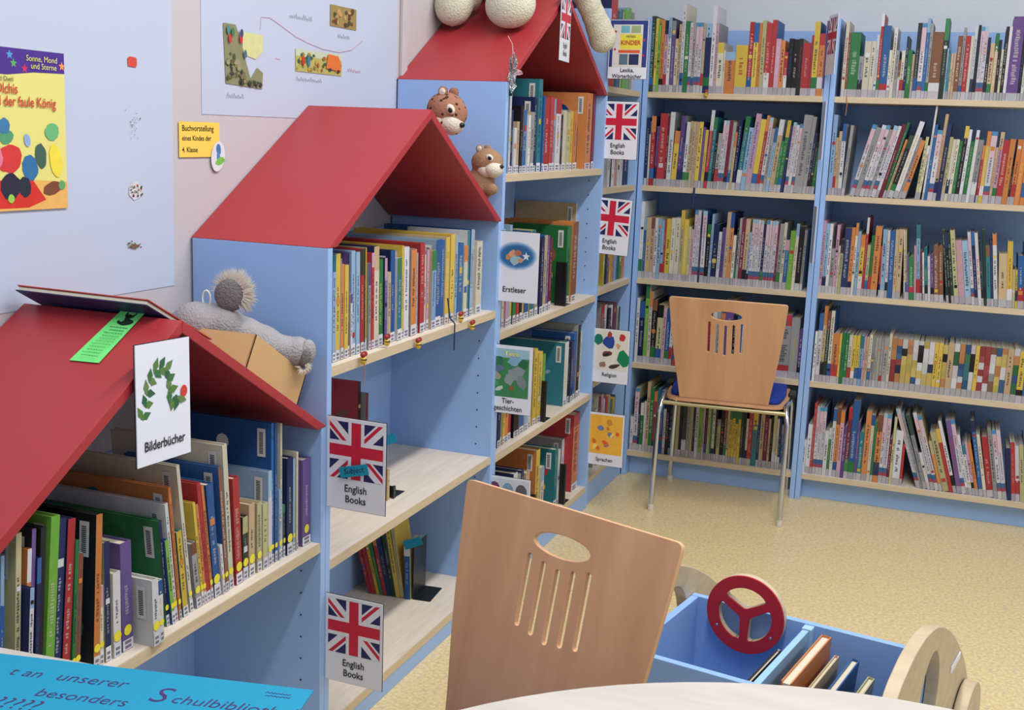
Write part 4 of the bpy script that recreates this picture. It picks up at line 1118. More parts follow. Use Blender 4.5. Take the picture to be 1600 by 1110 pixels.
def label_part(parent, th, d, h, barcode):
    w_ = th * 0.96; y0 = -w_ / 2
    bm = bmesh.new(); cl = bm.loops.layers.float_color.new('ink')
    def f4(ps, cc):
        f = bm.faces.new([bm.verts.new(p) for p in ps])
        for l in f.loops: l[cl] = (*lin(cc), 1)
    o = 0.0006
    q = rnd.uniform(0.018, 0.026); f4([(o, y0, 0.001), (o, -y0, 0.001), (o, -y0, q), (o, y0, q)], jit((204, 204, 212), 12))
    for i in range(2):
        z = 0.0035 + i * 0.0078; f4([(o + 0.0002, y0 * 0.6, z), (o + 0.0002, -y0 * 0.6, z), (o + 0.0002, -y0 * 0.6, z + 0.005), (o + 0.0002, y0 * 0.6, z + 0.005)], (110, 110, 128))
    me = bpy.data.meshes.new('spine_label'); bm.to_mesh(me); bm.free(); link('spine_label', me, M['ink'], parent)
    if barcode:
        bm = bmesh.new(); cl = bm.loops.layers.float_color.new('ink')
        y = -th / 2 - 0.0012; x1, x0, z1 = -0.012, -0.030, h - 0.012; z0 = z1 - 0.055
        f4([(x0, y, z0), (x1, y, z0), (x1, y, z1), (x0, y, z1)], (206, 206, 206))
        n = 14
        for i in range(n):
            za = z0 + 0.006 + (0.043) * i / n; f4([(x0 + 0.004, y - 0.0002, za), (x1 - 0.005, y - 0.0002, za), (x1 - 0.005, y - 0.0002, za + 0.0018), (x0 + 0.004, y - 0.0002, za + 0.0018)], (50, 50, 60))
        me = bpy.data.meshes.new('barcode_sticker'); bm.to_mesh(me); bm.free(); link('barcode_sticker', me, M['ink'], parent)
def yellow_dot(parent, th):
    r = min(0.009, max(0.005, th * 0.5)); bm = bmesh.new(); cl = bm.loops.layers.float_color.new('ink')
    hb = th / 2
    vs_ = [bm.verts.new((0.0009, max(-hb, min(hb, r * math.cos(a))), 0.034 + r * math.sin(a))) for a in [i * math.pi / 8 for i in range(16)]]
    f = bm.faces.new(vs_)
    for l in f.loops: l[cl] = (*lin((226, 214, 60)), 1)
    me = bpy.data.meshes.new('yellow_dot'); bm.to_mesh(me); bm.free(); link('yellow_dot', me, M['ink'], parent)

ROWS = {'BLA': ('reference_book', 'top shelf behind the chair', 'reference books on the top back shelf'),
        'BLB': ('novel', 'second shelf above the far chair', 'novels on the second back shelf'),
        'BLC': ('novel', 'third shelf above the far chair', 'novels on the third back shelf'),
        'BLD': ('novel', 'shelf behind the chair backrest', 'books on the shelf behind the chair back'),
        'BLE': ('paperback_book', 'bottom shelf behind chair legs', 'books on the bottom shelf behind the chair'),
        'BRA': ('reference_book', 'top shelf right of post', 'books on the top shelf right of the post'),
        'BRB': ('paperback_book', 'second shelf right of post', 'books on the second shelf right of the post'),
        'BRC': ('paperback_book', 'third shelf right of post', 'books on the third shelf right of the post'),
        'BRD': ('comic_book', 'comics shelf right of post', 'comics on the fourth shelf right of the post'),
        'BRE': ('paperback_book', 'bottom shelf right of post', 'books on the bottom shelf right of the post'),
        'H1': ('picture_book', 'shelf under the lowest roof', 'picture books under the lowest red roof'),
        'H2': ('picture_book', 'shelf under the middle roof', 'picture books under the middle red roof'),
        'H3A': ('storybook', 'shelf under the tallest roof', 'storybooks under the tallest red roof'),
        'H3B': ('storybook', 'shelf by the Erstleser card', 'storybooks by the Erstleser card'),
        'H3C': ('storybook', 'shelf by the Tiergeschichten card', 'storybooks by the Tiergeschichten card'),
        'H3D': ('storybook', 'bottom of the tallest roofed bookcase', 'storybooks at the foot of the tallest roofed bookcase'),
        'CA': ('reference_book', 'top shelf of corner bookcase', 'books on the corner bookcase'),
        'CB': ('storybook', 'corner bookcase, second shelf down', 'books on the corner bookcase'),
        'CC': ('storybook', 'corner bookcase, third shelf down', 'books on the corner bookcase'),
        'CD': ('storybook', 'corner bookcase, fourth shelf down', 'books on the corner bookcase'),
        'CF': ('storybook', 'corner bookcase, lowest shelf', 'books on the corner bookcase')}
def size_word(h, th):
    a = 'tall' if h > 0.24 else 'short' if h < 0.19 else ''
    b = 'thick' if th > 0.022 else 'thin' if th < 0.011 else ''
    return (a + ' ' + b).strip() or 'medium'
def colour_word(code):
    s = code.split('|')[0]; n = NAME[s[0]]
    if s[0] not in 'xc' and len(s) > 1: n += ' and ' + NAME[s[1]]
    return n
SINGLE = {'picture_book': 'picture book', 'reference_book': 'reference book', 'novel': 'novel', 'paperback_book': 'paperback', 'comic_book': 'comic', 'storybook': 'storybook'}
def ordinal(n):
    s = 'th' if 10 <= n % 100 <= 20 else {1: 'st', 2: 'nd', 3: 'rd'}.get(n % 10, 'th'); return f'{n}{s}'

recs = []
for ln in BOOK_DATA.strip().splitlines():
    row, ax, a, b, z, th, h, d, lean, code = ln.split(); recs.append([row, ax, float(a), float(b), float(z), float(th), float(h), float(d), float(lean), code])
by_row = {}
for r_ in recs: by_row.setdefault(r_[0], []).append(r_)
for row, L in by_row.items():
    k = 2 if L[0][1] == 'B' else 3
    L.sort(key=lambda r_: r_[k] if False else (r_[2] if r_[1] == 'B' else r_[3]))
    pos = [r_[2] if r_[1] == 'B' else r_[3] for r_ in L]
    for i in range(1, len(L)):                      # no two neighbours share space
        foot = lambda r_: r_[5] / math.cos(R(r_[8])) / 2
        need = foot(L[i - 1]) + foot(L[i]) + 0.0004
        # a book that leans more than its neighbour needs room at the top
        if L[i - 1][8] > L[i][8]: need += min(L[i - 1][6], L[i][6]) * math.tan(R(L[i - 1][8] - L[i][8])) * 0.95
        if pos[i] - pos[i - 1] < need:
            gap = pos[i] - pos[i - 1]; s_ = need - gap
            if L[i][5] > 0.008: cut = min(s_, L[i][5] * 0.5); L[i][5] -= cut; pos[i] += cut / 2; s_ -= cut / 2 + cut / 2
            if s_ > 0: pos[i] += s_
    lim = {'H1': (0.996, 1.878), 'H2': (1.921, 2.799), 'CA': (3.772, 4.187), 'CB': (3.772, 4.187), 'CC': (3.772, 4.187), 'CD': (3.772, 4.187), 'CF': (3.772, 4.187)}.get(row)
    if row in ('H1', 'H2') and pos[-1] + L[-1][5] / 2 > lim[1]:
        pos[-1] = lim[1] - L[-1][5] / 2 - 0.001
        for i in range(len(L) - 2, -1, -1):
            need = foot(L[i]) + foot(L[i + 1]) + 0.0002
            if pos[i + 1] - pos[i] < need: pos[i] = pos[i + 1] - need
    keep = []
    for r_, p in zip(L, pos):
        if lim and not (lim[0] + r_[5] / 2 <= p <= lim[1] - r_[5] / 2): continue
        if r_[1] == 'B': r_[2] = p
        else: r_[3] = p
        keep.append(r_)
    by_row[row] = keep
    kind, where, group = ROWS[row]
    used_labels = {}
    words_ = [f'{size_word(r_[6], r_[5])} {colour_word(r_[9])} {SINGLE[kind]}' for r_ in keep]
    for i, r_ in enumerate(keep):
        _, ax, a, b, z, th, h, d, lean, code = r_
        near = row[0] == 'H'
        me = book_mesh(th, h, d, code, near or row[0] == 'C', not near)
        la = R(lean); lift = th / 2 * abs(math.sin(la)) + 0.0002
        if ax == 'B': o = link(kind, me, None, None, (a, b + rnd.uniform(0, 0.004), z + lift), (-la, 0, R(-90)))
        else: o = link(kind, me, None, None, (a - rnd.uniform(0, 0.006), b, z + lift), (-la, 0, 0))
        if near:
            bt = min(0.0022, th * 0.2)
            bm = bmesh.new(); bx(bm, -d + 0.003, -0.0018, -th / 2 + bt, th / 2 - bt, 0.003, h - 0.004); done('pages', bm, M['pages'], o)
            label_part(o, th, d, h, '|' in code or rnd.random() < 0.3)
            if row == 'H1' and rnd.random() < 0.85: yellow_dot(o, th)
        lab = words_[i]
        nb = f' between {colour_word(keep[i-1][9]).split()[-1]} and {colour_word(keep[i+1][9]).split()[-1]} ones' if 0 < i < len(keep) - 1 else (' at the left end' if i == 0 else ' at the right end')
        cand = f'{lab}{nb}, {where}'
        same = [j for j in range(len(keep)) if words_[j] == lab]
        if len(cand.replace(',', '').split()) > 16 or cand in used_labels: cand = f'{lab}, {ordinal(i + 1)} from the left, {where}'
        if len(cand.split()) > 16: cand = f'{colour_word(r_[9])} {SINGLE[kind]}, {ordinal(i + 1)} from the left, {where}'
        used_labels[cand] = 1
        tag(o, cand, 'book', group)

# ------------------------------------------------------------------ book ends
def bookend(label, x, y, z, h=0.13, w_=0.09, facing='x'):
    t = empty('bookend', (x, y, z)); tag(t, label, 'bookend')
    boxobj('upright', -w_, 0, -0.001, 0.0015, 0.001, h, M['blackmetal'], t, 0.0004)
    boxobj('foot', -w_, 0.0, -0.001, 0.06, 0.0, 0.0014, M['blackmetal'], t, 0)
    bm = bmesh.new(); bx(bm, -0.004, 0.002, -0.005, 0.006, 0.0, h); done('edge_bead', bm, M['blackmetal'], t)
    return t
bookend('black metal bookend before the green book beside the Erstleser card', 0.312, 3.42, 0.764, 0.14, 0.035)
bookend('black metal bookend beside the teal book near the Tiergeschichten card', 0.312, 3.27, 0.418, 0.13, 0.035)
bookend('black metal bookend before the teal book on the lowest roofed shelf', 0.315, 3.20, 0.082, 0.12, 0.035)
bookend('black metal bookend nearest the orange book on the lowest roofed shelf', 0.315, 3.50, 0.082, 0.14, 0.06)

# ------------------------------------------------------------------ shelf signs
CW, CH = 0.132, 0.188
def sign(label, loc, rz, lines, flag=False, art=None, w_=CW, h_=CH, fs=0.021, tilt=0.0, nm='shelf_sign', grp='white laminated category cards on the shelves', ty=None):
    """card hangs with its top left corner at loc; local X width, faces -Y"""
    t = empty(nm, loc, rot=(0, tilt, rz)); tag(t, label, 'sign', grp)
    bm = bmesh.new(); bx(bm, 0, w_, 0, 0.0016, -h_, 0); done('card', bm, M['card'], t)
    bm = bmesh.new(); bx(bm, -0.0012, w_ + 0.0012, 0.0017, 0.0027, -h_ - 0.0012, 0.0012); done('backing', bm, M['black'], t)
    if flag:
        k = Ink(); union_flag(k, w_ * 0.04, -h_ * 0.66, w_ * 0.96, -h_ * 0.04); k.obj('flag_print', t, (0, -0.0002, 0))
    if art:
        k = Ink(); art(k, w_, h_); k.obj('picture_print', t, (0, -0.0002, 0))
    n = len(lines)
    for i, s in enumerate(lines):
        zz = (ty if ty is not None else -h_ * 0.80) - i * fs * 1.05
        text_obj('lettering', s, fs, M['text'], t, (w_ / 2, -0.0012, zz), bold=0.012, sx=0.9)
    return t
def art_branch(k, w_, h_):      # a plain leafy arch with one red fruit
    random.seed(3)
    pts = [(0.10, 0.60), (0.16, 0.50), (0.18, 0.40), (0.24, 0.30), (0.33, 0.23), (0.44, 0.21), (0.54, 0.24), (0.58, 0.33), (0.60, 0.42), (0.66, 0.50), (0.76, 0.50)]
    for i, (a, b) in enumerate(pts):
        for sd in (-1, 1):      # pairs of pointed leaves along an arching twig
            an = 1.2 - 0.24 * i + sd * 0.9; cx_, cz_ = w_ * a, -h_ * b; q = 0.019 if i % 2 else 0.022
            tx, tz = math.cos(an), math.sin(an); P = [(cx_ - tx * 0.005, cz_ - tz * 0.005), (cx_ + tx * q * 0.4 - tz * 0.0068, cz_ + tz * q * 0.4 + tx * 0.0068), (cx_ + tx * q, cz_ + tz * q), (cx_ + tx * q * 0.4 + tz * 0.0068, cz_ + tz * q * 0.4 - tx * 0.0068)]
            k.poly(P, [(60, 112, 62), (84, 124, 60), (46, 96, 66), (98, 128, 72)][(i + (sd > 0)) % 4])
    k.ell(w_ * 0.87, -h_ * 0.45, 0.0085, 0.0095, (198, 62, 54), 14)
def art_dream(k, w_, h_):
    random.seed(4)
    for i, c in enumerate([(170, 190, 220), (110, 150, 196), (66, 116, 170), (46, 100, 150)]): k.ell(w_ * 0.53, -h_ * 0.34, w_ * (0.43 - 0.035 * i), h_ * (0.2 - 0.02 * i), c, 24)
    for a, b, r_, c in ((0.36, 0.36, 0.008, (190, 130, 96)), (0.44, 0.31, 0.010, (206, 150, 120)), (0.55, 0.30, 0.008, (176, 110, 90)), (0.50, 0.40, 0.013, (150, 180, 190)), (0.62, 0.4, 0.006, (196, 140, 120))): k.ell(w_ * a, -h_ * b, r_ * 1.3, r_, c, 10, 0.2, 0.2)
    P = []
    for i in range(10):
        a = math.pi / 2 + i * math.pi / 5; q = 0.012 if i % 2 == 0 else 0.005; P.append((w_ * 0.73 + q * math.cos(a), -h_ * 0.34 + q * math.sin(a)))
    k.poly(P, (214, 220, 232))
def art_zoo(k, w_, h_):
    random.seed(5); x0, x1, z0, z1 = w_ * 0.07, w_ * 0.93, -h_ * 0.76, -h_ * 0.05
    k.rect(x0, z0, x1, z1, (60, 128, 84)); k.rect(x0, -h_ * 0.18, x1, z1, (150, 186, 206))
    for a, b, q, s_, c in ((0.62, 0.22, 0.02, 0.6, (128, 170, 200)), (0.25, 0.24, 0.018, 0.8, (50, 110, 80)), (0.8, 0.25, 0.014, 0.9, (42, 104, 70)), (0.66, 0.40, 0.024, 0.75, (132, 144, 150)), (0.78, 0.52, 0.014, 1.4, (120, 130, 138)), (0.5, 0.5, 0.012, 1.3, (140, 150, 156)), (0.3, 0.34, 0.013, 0.7, (90, 110, 140)), (0.24, 0.46, 0.01, 1.2, (150, 150, 130)), (0.56, 0.62, 0.007, 1, (140, 90, 50)), (0.3, 0.64, 0.012, 0.5, (190, 196, 190)), (0.2, 0.58, 0.014, 0.6, (70, 150, 80))):
        k.ell(w_ * a, -h_ * b, q, q * s_, c, 11, 0.4, 0.18)
def art_frame(k, w_, h_):
    k.rect(w_ * 0.02, -h_ * 0.8, w_ * 0.98, -h_ * 0.01, (46, 62, 132)); k.rect(w_ * 0.1, -h_ * 0.8, w_ * 0.86, -h_ * 0.08, (214, 208, 206))
    k.rect(w_ * 0.28, -h_ * 0.5, w_ * 0.84, -h_ * 0.24, (226, 214, 76)); k.rect(w_ * 0.3, -h_ * 0.22, w_ * 0.52, -h_ * 0.1, (110, 170, 190)); k.rect(w_ * 0.56, -h_ * 0.22, w_ * 0.8, -h_ * 0.1, (150, 170, 130))
    k.rect(w_ * 0.25, -h_ * 0.56, w_ * 0.8, -h_ * 0.51, (214, 90, 50)); k.rect(w_ * 0.28, -h_ * 0.76, w_ * 0.5, -h_ * 0.58, (90, 110, 130)); k.rect(w_ * 0.53, -h_ * 0.76, w_ * 0.78, -h_ * 0.58, (40, 50, 90))
    for a, b in ((0.16, 0.2), (0.16, 0.5), (0.9, 0.34), (0.9, 0.6)): k.ell(w_ * a, -h_ * b, 0.004, 0.004, (190, 50, 60), 8)
def art_scene(k, w_, h_):
    random.seed(6)
    k.rect(w_ * 0.04, -h_ * 0.76, w_ * 0.96, -h_ * 0.02, (218, 214, 206))
    for a, b, q, s_, c in ((0.15, 0.2, 0.016, 1.2, (28, 116, 96)), (0.45, 0.24, 0.022, 1.0, (44, 70, 150)), (0.46, 0.1, 0.008, 1.4, (170, 60, 50)), (0.85, 0.52, 0.022, 1.2, (20, 128, 84)), (0.8, 0.14, 0.012, 1.0, (190, 50, 56)), (0.4, 0.46, 0.018, 0.6, (120, 60, 56)), (0.4, 0.47, 0.011, 0.5, (40, 40, 50)), (0.3, 0.66, 0.012, 0.8, (150, 110, 100)), (0.62, 0.68, 0.02, 0.35, (70, 56, 60)), (0.7, 0.3, 0.008, 1.2, (210, 150, 120))):
        k.ell(w_ * a, -h_ * b, q, q * s_, c, 10, 0.3, 0.2)
def art_sun(k, w_, h_):
    random.seed(8); k.rect(w_ * 0.04, -h_ * 0.78, w_ * 0.96, -h_ * 0.04, (232, 176, 66))
    for i in range(14): k.ell(w_ * random.uniform(0.15, 0.85), -h_ * random.uniform(0.12, 0.7), random.uniform(0.006, 0.016), random.uniform(0.004, 0.01), random.choice([(214, 110, 50), (240, 206, 110), (196, 140, 60), (226, 90, 50), (110, 130, 170)]), 9, random.random() * 3, 0.2)
def art_photos(k, w_, h_):
    k.rect(w_ * 0.03, -h_ * 0.62, w_ * 0.97, -h_ * 0.03, (196, 204, 220))
    for a, c in ((0.2, (110, 60, 90)), (0.5, (120, 150, 190)), (0.8, (90, 90, 100))): k.ell(w_ * a, -h_ * 0.2, 0.017, 0.022, c, 12)

s_ = sign('white card reading Bilderbücher, hung from the lowest red ridge', (0.331, 1.310, 0.9715), R(90), ['Bilderbücher'], art=art_branch, fs=0.0215, ty=-CH * 0.88)
s_.rotation_euler = (R(-2), R(2.5), R(90))
s_ = sign('English Books flag card with a turquoise Subject note, on the post above bare shelves', (0.3255, 1.897, 0.737), R(-2), ['English', 'Books'], flag=True)
s_ = sign('English Books flag card lowest on the post, in front of the bottom bare shelf', (0.3255, 1.897, 0.3625), R(-2), ['English', 'Books'], flag=True)
sign('Erstleser card with a blue oval picture, on the post by the middle roof', (0.300, 2.8150, 1.0445), R(0), ['Erstleser'], art=art_dream, fs=0.021, ty=-CH * 0.86)
sign('Tiergeschichten card with animals in a green field', (0.294, 2.8150, 0.737), R(1), ['Tier-', 'geschichten'], art=art_zoo, fs=0.0195, ty=-CH * 0.85)
sign('card with three small pictures, mostly hidden behind the near chair back', (0.3035, 2.8150, 0.3685), R(0), [], art=art_photos)
sign('English Books flag card under the Lexika card, by the tallest roof', (0.300, 3.742, 1.414), R(0), ['English', 'Books'], flag=True)
sign('English Books flag card halfway up the corner bookcase, tilted a little', (0.296, 3.742, 1.097), R(0), ['English', 'Books'], flag=True, tilt=R(2.5))
sign('Lexika, Wörterbücher card with a blue picture frame, topmost in the corner', (0.318, 3.742, 1.676), R(0), ['Lexika,', 'Wörterbücher'], art=art_frame, fs=0.0185, ty=-CH * 0.885)
sign('Religion card with a scene of gathered people, on the corner bookcase', (0.314, 3.742, 0.649), R(0), ['Religion'], art=art_scene, fs=0.0185, ty=-CH * 0.88)
sign('lowest corner card, orange picture over the word Sprachen', (0.312, 3.742, 0.3525), R(0), ['Sprachen'], art=art_sun, fs=0.0185, ty=-CH * 0.92)
sign('narrow-looking English Books flag card hung from the tallest red ridge', (0.334, 3.196, 1.700), R(96), ['English', 'Books'], flag=True, tilt=R(0))
k_ = [o for o in bpy.data.objects if o.get('label', '').startswith('Lexika')][0]
text_obj('cover_lettering', 'KINDER', 0.020, M['redtext'], k_, (CW * 0.56, -0.0016, -CH * 0.42), bold=0.02, sx=0.95)
text_obj('cover_lettering', 'MEYERS', 0.010, M['text'], k_, (CW * 0.56, -0.0016, -CH * 0.30), sx=0.95)
k_ = [o for o in bpy.data.objects if o.get('label', '').startswith('Tiergeschichten')][0]
text_obj('cover_lettering', 'Tiere', 0.019, M['yellowtext'], k_, (CW * 0.55, -0.0016, -CH * 0.15), bold=0.02)

# pale cards seen nearly edge-on, standing out from the tall post of the back shelves
for i, (z, lb) in enumerate(((1.446, 'blank pale blue card edge-on from the tall post, beside the second shelf'), (1.085, 'blank pale blue card edge-on from the tall post, beside the third shelf'))):
    t = empty('shelf_sign', (0.968, 4.21, z)); tag(t, lb, 'sign', 'pale cards on the tall post')
    t.rotation_euler = (0, 0, R(-78)); bm = bmesh.new(); bx(bm, 0, 0.10, 0, 0.0016, -0.20, 0); done('card', bm, M['card'], t)
t = empty('shelf_sign', (0.965, 4.205, 1.735)); tag(t, 'flag card sticking out at the top of the tall post', 'sign', 'pale cards on the tall post'); t.rotation_euler = (0, 0, R(-68))
bm = bmesh.new(); bx(bm, 0, 0.11, 0, 0.0016, -0.20, 0); done('card', bm, M['card'], t)
k = Ink(); union_flag(k, 0.005, -0.13, 0.105, -0.01); k.obj('flag_print', t, (0, -0.0002, 0))

def note(name, label, w_, h_, loc, rz, m, s, fs, cat='note', rot=None, tm='text'):
    t = empty(name, loc, rot=rot or (0, 0, rz)); tag(t, label, cat)
    bm = bmesh.new(); bx(bm, 0, w_, 0, 0.0006, -h_, 0); done('paper_slip', bm, m, t)
    if s: text_obj('handwriting', s, fs, M[tm], t, (w_ / 2, -0.0004, -h_ * 0.68), shear=0.2)
    return t
note('paper_note', 'small turquoise note reading Subject, stuck on the upper English Books card', 0.066, 0.022, (0.355, 1.8895, 0.636), 0, M['cyan'], 'Subject', 0.016, rot=(0, R(-14), R(-2)))

# ------------------------------------------------------------------ papers on the left wall (facing +x)
def wallpaper(name, label, y0, y1, z0, z1, m, cat, off=0.0, grp=None):
    t = empty(name, (0.0012 + off, y0, z0), R(90)); tag(t, label, cat, grp)
    bm = bmesh.new(); bx(bm, 0, y1 - y0, 0, 0.0007, 0, z1 - z0); done('sheet', bm, m, t)
    return t
t = wallpaper('paper_sheet', 'large white paper sheet on the wall behind the lowest roof, with pictures glued on', 0.7, 1.848, 0.985, 1.95, M['paper'], 'paper', grp='large white sheets on the wall')
t.rotation_euler = (0, R(0.4), R(90))
t = wallpaper('paper_sheet', 'second white paper sheet on the wall, hanging behind the middle red roof', 1.946, 2.822, 1.317, 1.95, M['paper'], 'paper', grp='large white sheets on the wall')
def scribble(name, parent, x0, z0, w_, h_, n, m, seed, flat=False):
    rr = random.Random(seed); P = []
    for i in range(n):
        x = x0 + w_ * i / (n - 1); z = z0 + (h_ if i % 2 else 0) * rr.uniform(0.4, 1.0)
        P.append((x, -0.0012, z) if not flat else (x, z, 0.0014))
    return tube(name, P, 0.00045, m, parent)
pencil = mat('pencil', (150, 150, 164), 0.8)
scribble('pencil_note', t, 0.085, 0.036, 0.062, 0.012, 17, pencil, 1)
scribble('pencil_note', t, 0.36, 0.085, 0.115, 0.010, 27, pencil, 2)
scribble('pencil_note', t, 0.55, 0.196, 0.06, 0.012, 15, pencil, 3)
scribble('pencil_note', t, 0.33, 0.222, 0.10, 0.012, 25, pencil, 4)
faint = mat('red_pencil', (206, 150, 160), 0.8)
scribble('red_note', t, 0.600, 0.118, 0.07, 0.010, 17, faint, 5)
scribble('red_note', t, 0.272, 0.127, 0.022, 0.004, 6, faint, 6)
pts = [(0.212, -0.0015, 0.186), (0.216, -0.0015, 0.212), (0.25, -0.0015, 0.214), (0.30, -0.0015, 0.200), (0.36, -0.0015, 0.182), (0.42, -0.0015, 0.172), (0.48, -0.0015, 0.164), (0.56, -0.0015, 0.162), (0.62, -0.0015, 0.172), (0.68, -0.0015, 0.20)]
tube('red_arrow_line', pts, 0.0005, faint, t)

PX = 0.0040
t = empty('book_cover_poster', (PX, 1.366, 1.148), rot=(0, R(0.5), R(90))); tag(t, 'yellow book cover poster with a violet band, titled Die Olchis und der faule König', 'poster')
bm = bmesh.new(); bx(bm, 0, 0.182, 0, 0.0008, 0, 0.262); done('sheet', bm, mat('yellow_print_sheet', (220, 214, 126), 0.55, 0.03, 10), t)
k = Ink(); random.seed(11)
k.poly([(0, 0.220), (0.05, 0.219), (0.11, 0.226), (0.182, 0.228), (0.182, 0.262), (0, 0.262)], (74, 46, 138))
k.poly([(0.02, 0.245), (0.03, 0.255), (0.026, 0.262), (0, 0.262), (0, 0.23)], (236, 206, 80))
for a, b, c in ((0.058, 0.251, (80, 150, 210)), (0.066, 0.238, (90, 170, 90)), (0.09, 0.231, (200, 50, 90)), (0.176, 0.240, (236, 150, 70))):
    P = [(a + (0.008 if i % 2 == 0 else 0.0035) * math.cos(0.3 + i * math.pi / 5), b + (0.008 if i % 2 == 0 else 0.0035) * math.sin(0.3 + i * math.pi / 5)) for i in range(10)]
    k.poly(clip(P, 0, 0, 0.182, 0.262), c)
k.poly([(0, 0), (0.182, 0), (0.182, 0.045), (0.1, 0.05), (0, 0.05)], (226, 176, 96))
k.poly([(0, 0.004), (0.09, 0.004), (0.13, 0.016), (0.10, 0.05), (0, 0.05)], (204, 50, 40))
for a, b, q, s_, c in ((0.05, 0.085, 0.028, 0.8, (206, 56, 56)), (0.045, 0.12, 0.016, 0.7, (84, 150, 110)), (0.04, 0.137, 0.013, 1, (60, 120, 160)), (0.095, 0.07, 0.018, 1.2, (50, 110, 160)), (0.05, 0.04, 0.022, 1.0, (40, 40, 60)), (0.082, 0.038, 0.014, 1.2, (40, 44, 60)), (0.12, 0.09, 0.013, 1.6, (66, 96, 84)), (0.155, 0.082, 0.014, 2.0, (232, 214, 70)), (0.148, 0.13, 0.016, 0.9, (104, 176, 120)), (0.145, 0.035, 0.022, 0.5, (120, 70, 50)), (0.09, 0.115, 0.007, 1.5, (140, 170, 210)), (0.02, 0.09, 0.014, 1.5, (220, 120, 150)), (0.168, 0.04, 0.008, 1, (96, 160, 100)), (0.05, 0.02, 0.007, 1, (150, 200, 80))):
    k.ell(a, b, q, q * s_, c, 22, 0.2, 0.07)
k.obj('picture_print', t, (0, -0.0003, 0))
text_obj('title_lettering', 'Sonne, Mond', 0.0135, M['yellowtext'], t, (0.128, -0.0022, 0.244))
text_obj('title_lettering', 'und Sterne', 0.0135, M['yellowtext'], t, (0.132, -0.0022, 0.232))
text_obj('title_lettering', 'Erhard Dietl', 0.011, M['text'], t, (0.008, -0.0022, 0.209), align='LEFT')
text_obj('title_lettering', 'Die Olchis', 0.0225, M['redtext'], t, (0.072, -0.0022, 0.190), align='RIGHT', bold=0.015, sx=0.85)
text_obj('title_lettering', 'und der faule König', 0.0225, M['redtext'], t, (0.158, -0.0022, 0.170), align='RIGHT', bold=0.015, sx=0.85)

def cutout(name, label, cat, y, z, fn, off=0.0026):
    k = Ink(); fn(k); o = k.obj(name, None, (off, y, z), (0, 0, R(90))); tag(o, label, cat); return o
def red_tag(k): k.poly([(-0.012, -0.008), (0.01, -0.009), (0.013, -0.004), (0.013, 0.006), (0.010, 0.009), (-0.008, 0.010), (-0.013, 0.006)], (204, 74, 66))
cutout('glued_cutout', 'small red cut-out shape glued near the top of the big white sheet', 'cutout', 1.731, 1.406, red_tag)
def specks(k):
    random.seed(21)
    for i in range(26): k.ell(random.gauss(0, 0.0095), random.gauss(0, 0.016), 0.0009, 0.0011, (70, 70, 90), 6)
cutout('glued_cutout', 'cluster of tiny dark specks on the big white sheet, below the red cut-out', 'cutout', 1.733, 1.292, specks)
def crowd(k):
    random.seed(22); k.ell(0, 0, 0.019, 0.017, (206, 206, 212), 14, 0, 0.1)
    for i in range(34): k.ell(random.uniform(-0.016, 0.018), random.uniform(-0.011, 0.012), random.uniform(0.0012, 0.003), random.uniform(0.001, 0.0028), random.choice([(60, 60, 70), (70, 120, 90), (190, 60, 60), (90, 90, 110), (160, 170, 150), (50, 60, 60)]), 7)
cutout('glued_cutout', 'small round cut-out of a crowded scene on the big white sheet', 'cutout', 1.732, 1.170, crowd)
def nest(k):
    random.seed(23)
    for i in range(26): k.ell(random.gauss(0, 0.010), random.gauss(0, 0.004), random.uniform(0.0015, 0.003), random.uniform(0.001, 0.002), random.choice([(60, 60, 60), (130, 150, 80), (120, 80, 50), (90, 110, 80)]), 7)
    k.ell(0, -0.001, 0.009, 0.004, (128, 88, 60), 12, 0, 0.15)
cutout('glued_cutout', 'brown and green cut-out lowest on the big white sheet', 'cutout', 1.723, 1.067, nest)
def hillside(k):
    random.seed(24); k.poly([(0.07, 0.07), (0.12, 0.062), (0.148, 0.08), (0.148, 0.115), (0.07, 0.116)], (206, 206, 146)); k.poly([(0.008, 0.006), (0.145, 0), (0.148, 0.035), (0.125, 0.045), (0.10, 0.02), (0.085, 0.05), (0.065, 0.095), (0.045, 0.128), (0.0, 0.128)], (134, 134, 100))
    for i in range(60): x = random.uniform(0.006, 0.14); z = random.uniform(0.008, max(0.012, 0.105 - x * 1.05)); k.ell(x, max(0.008, z), random.uniform(0.003, 0.008), random.uniform(0.003, 0.007), random.choice([(96, 92, 60), (70, 84, 50), (150, 146, 112), (60, 66, 56), (120, 110, 80)]), 8)
    for a, b, c in ((0.014, 0.115, (80, 130, 140)), (0.03, 0.112, (60, 120, 80)), (0.02, 0.098, (190, 60, 60)), (0.06, 0.10, (200, 50, 60)), (0.062, 0.112, (60, 70, 110)), (0.075, 0.07, (70, 110, 130))): k.ell(a, b, 0.006, 0.009, c, 9)
cutout('glued_picture', 'tall glued picture of a green hillside on the second sheet', 'picture', 2.020, 1.376, hillside)
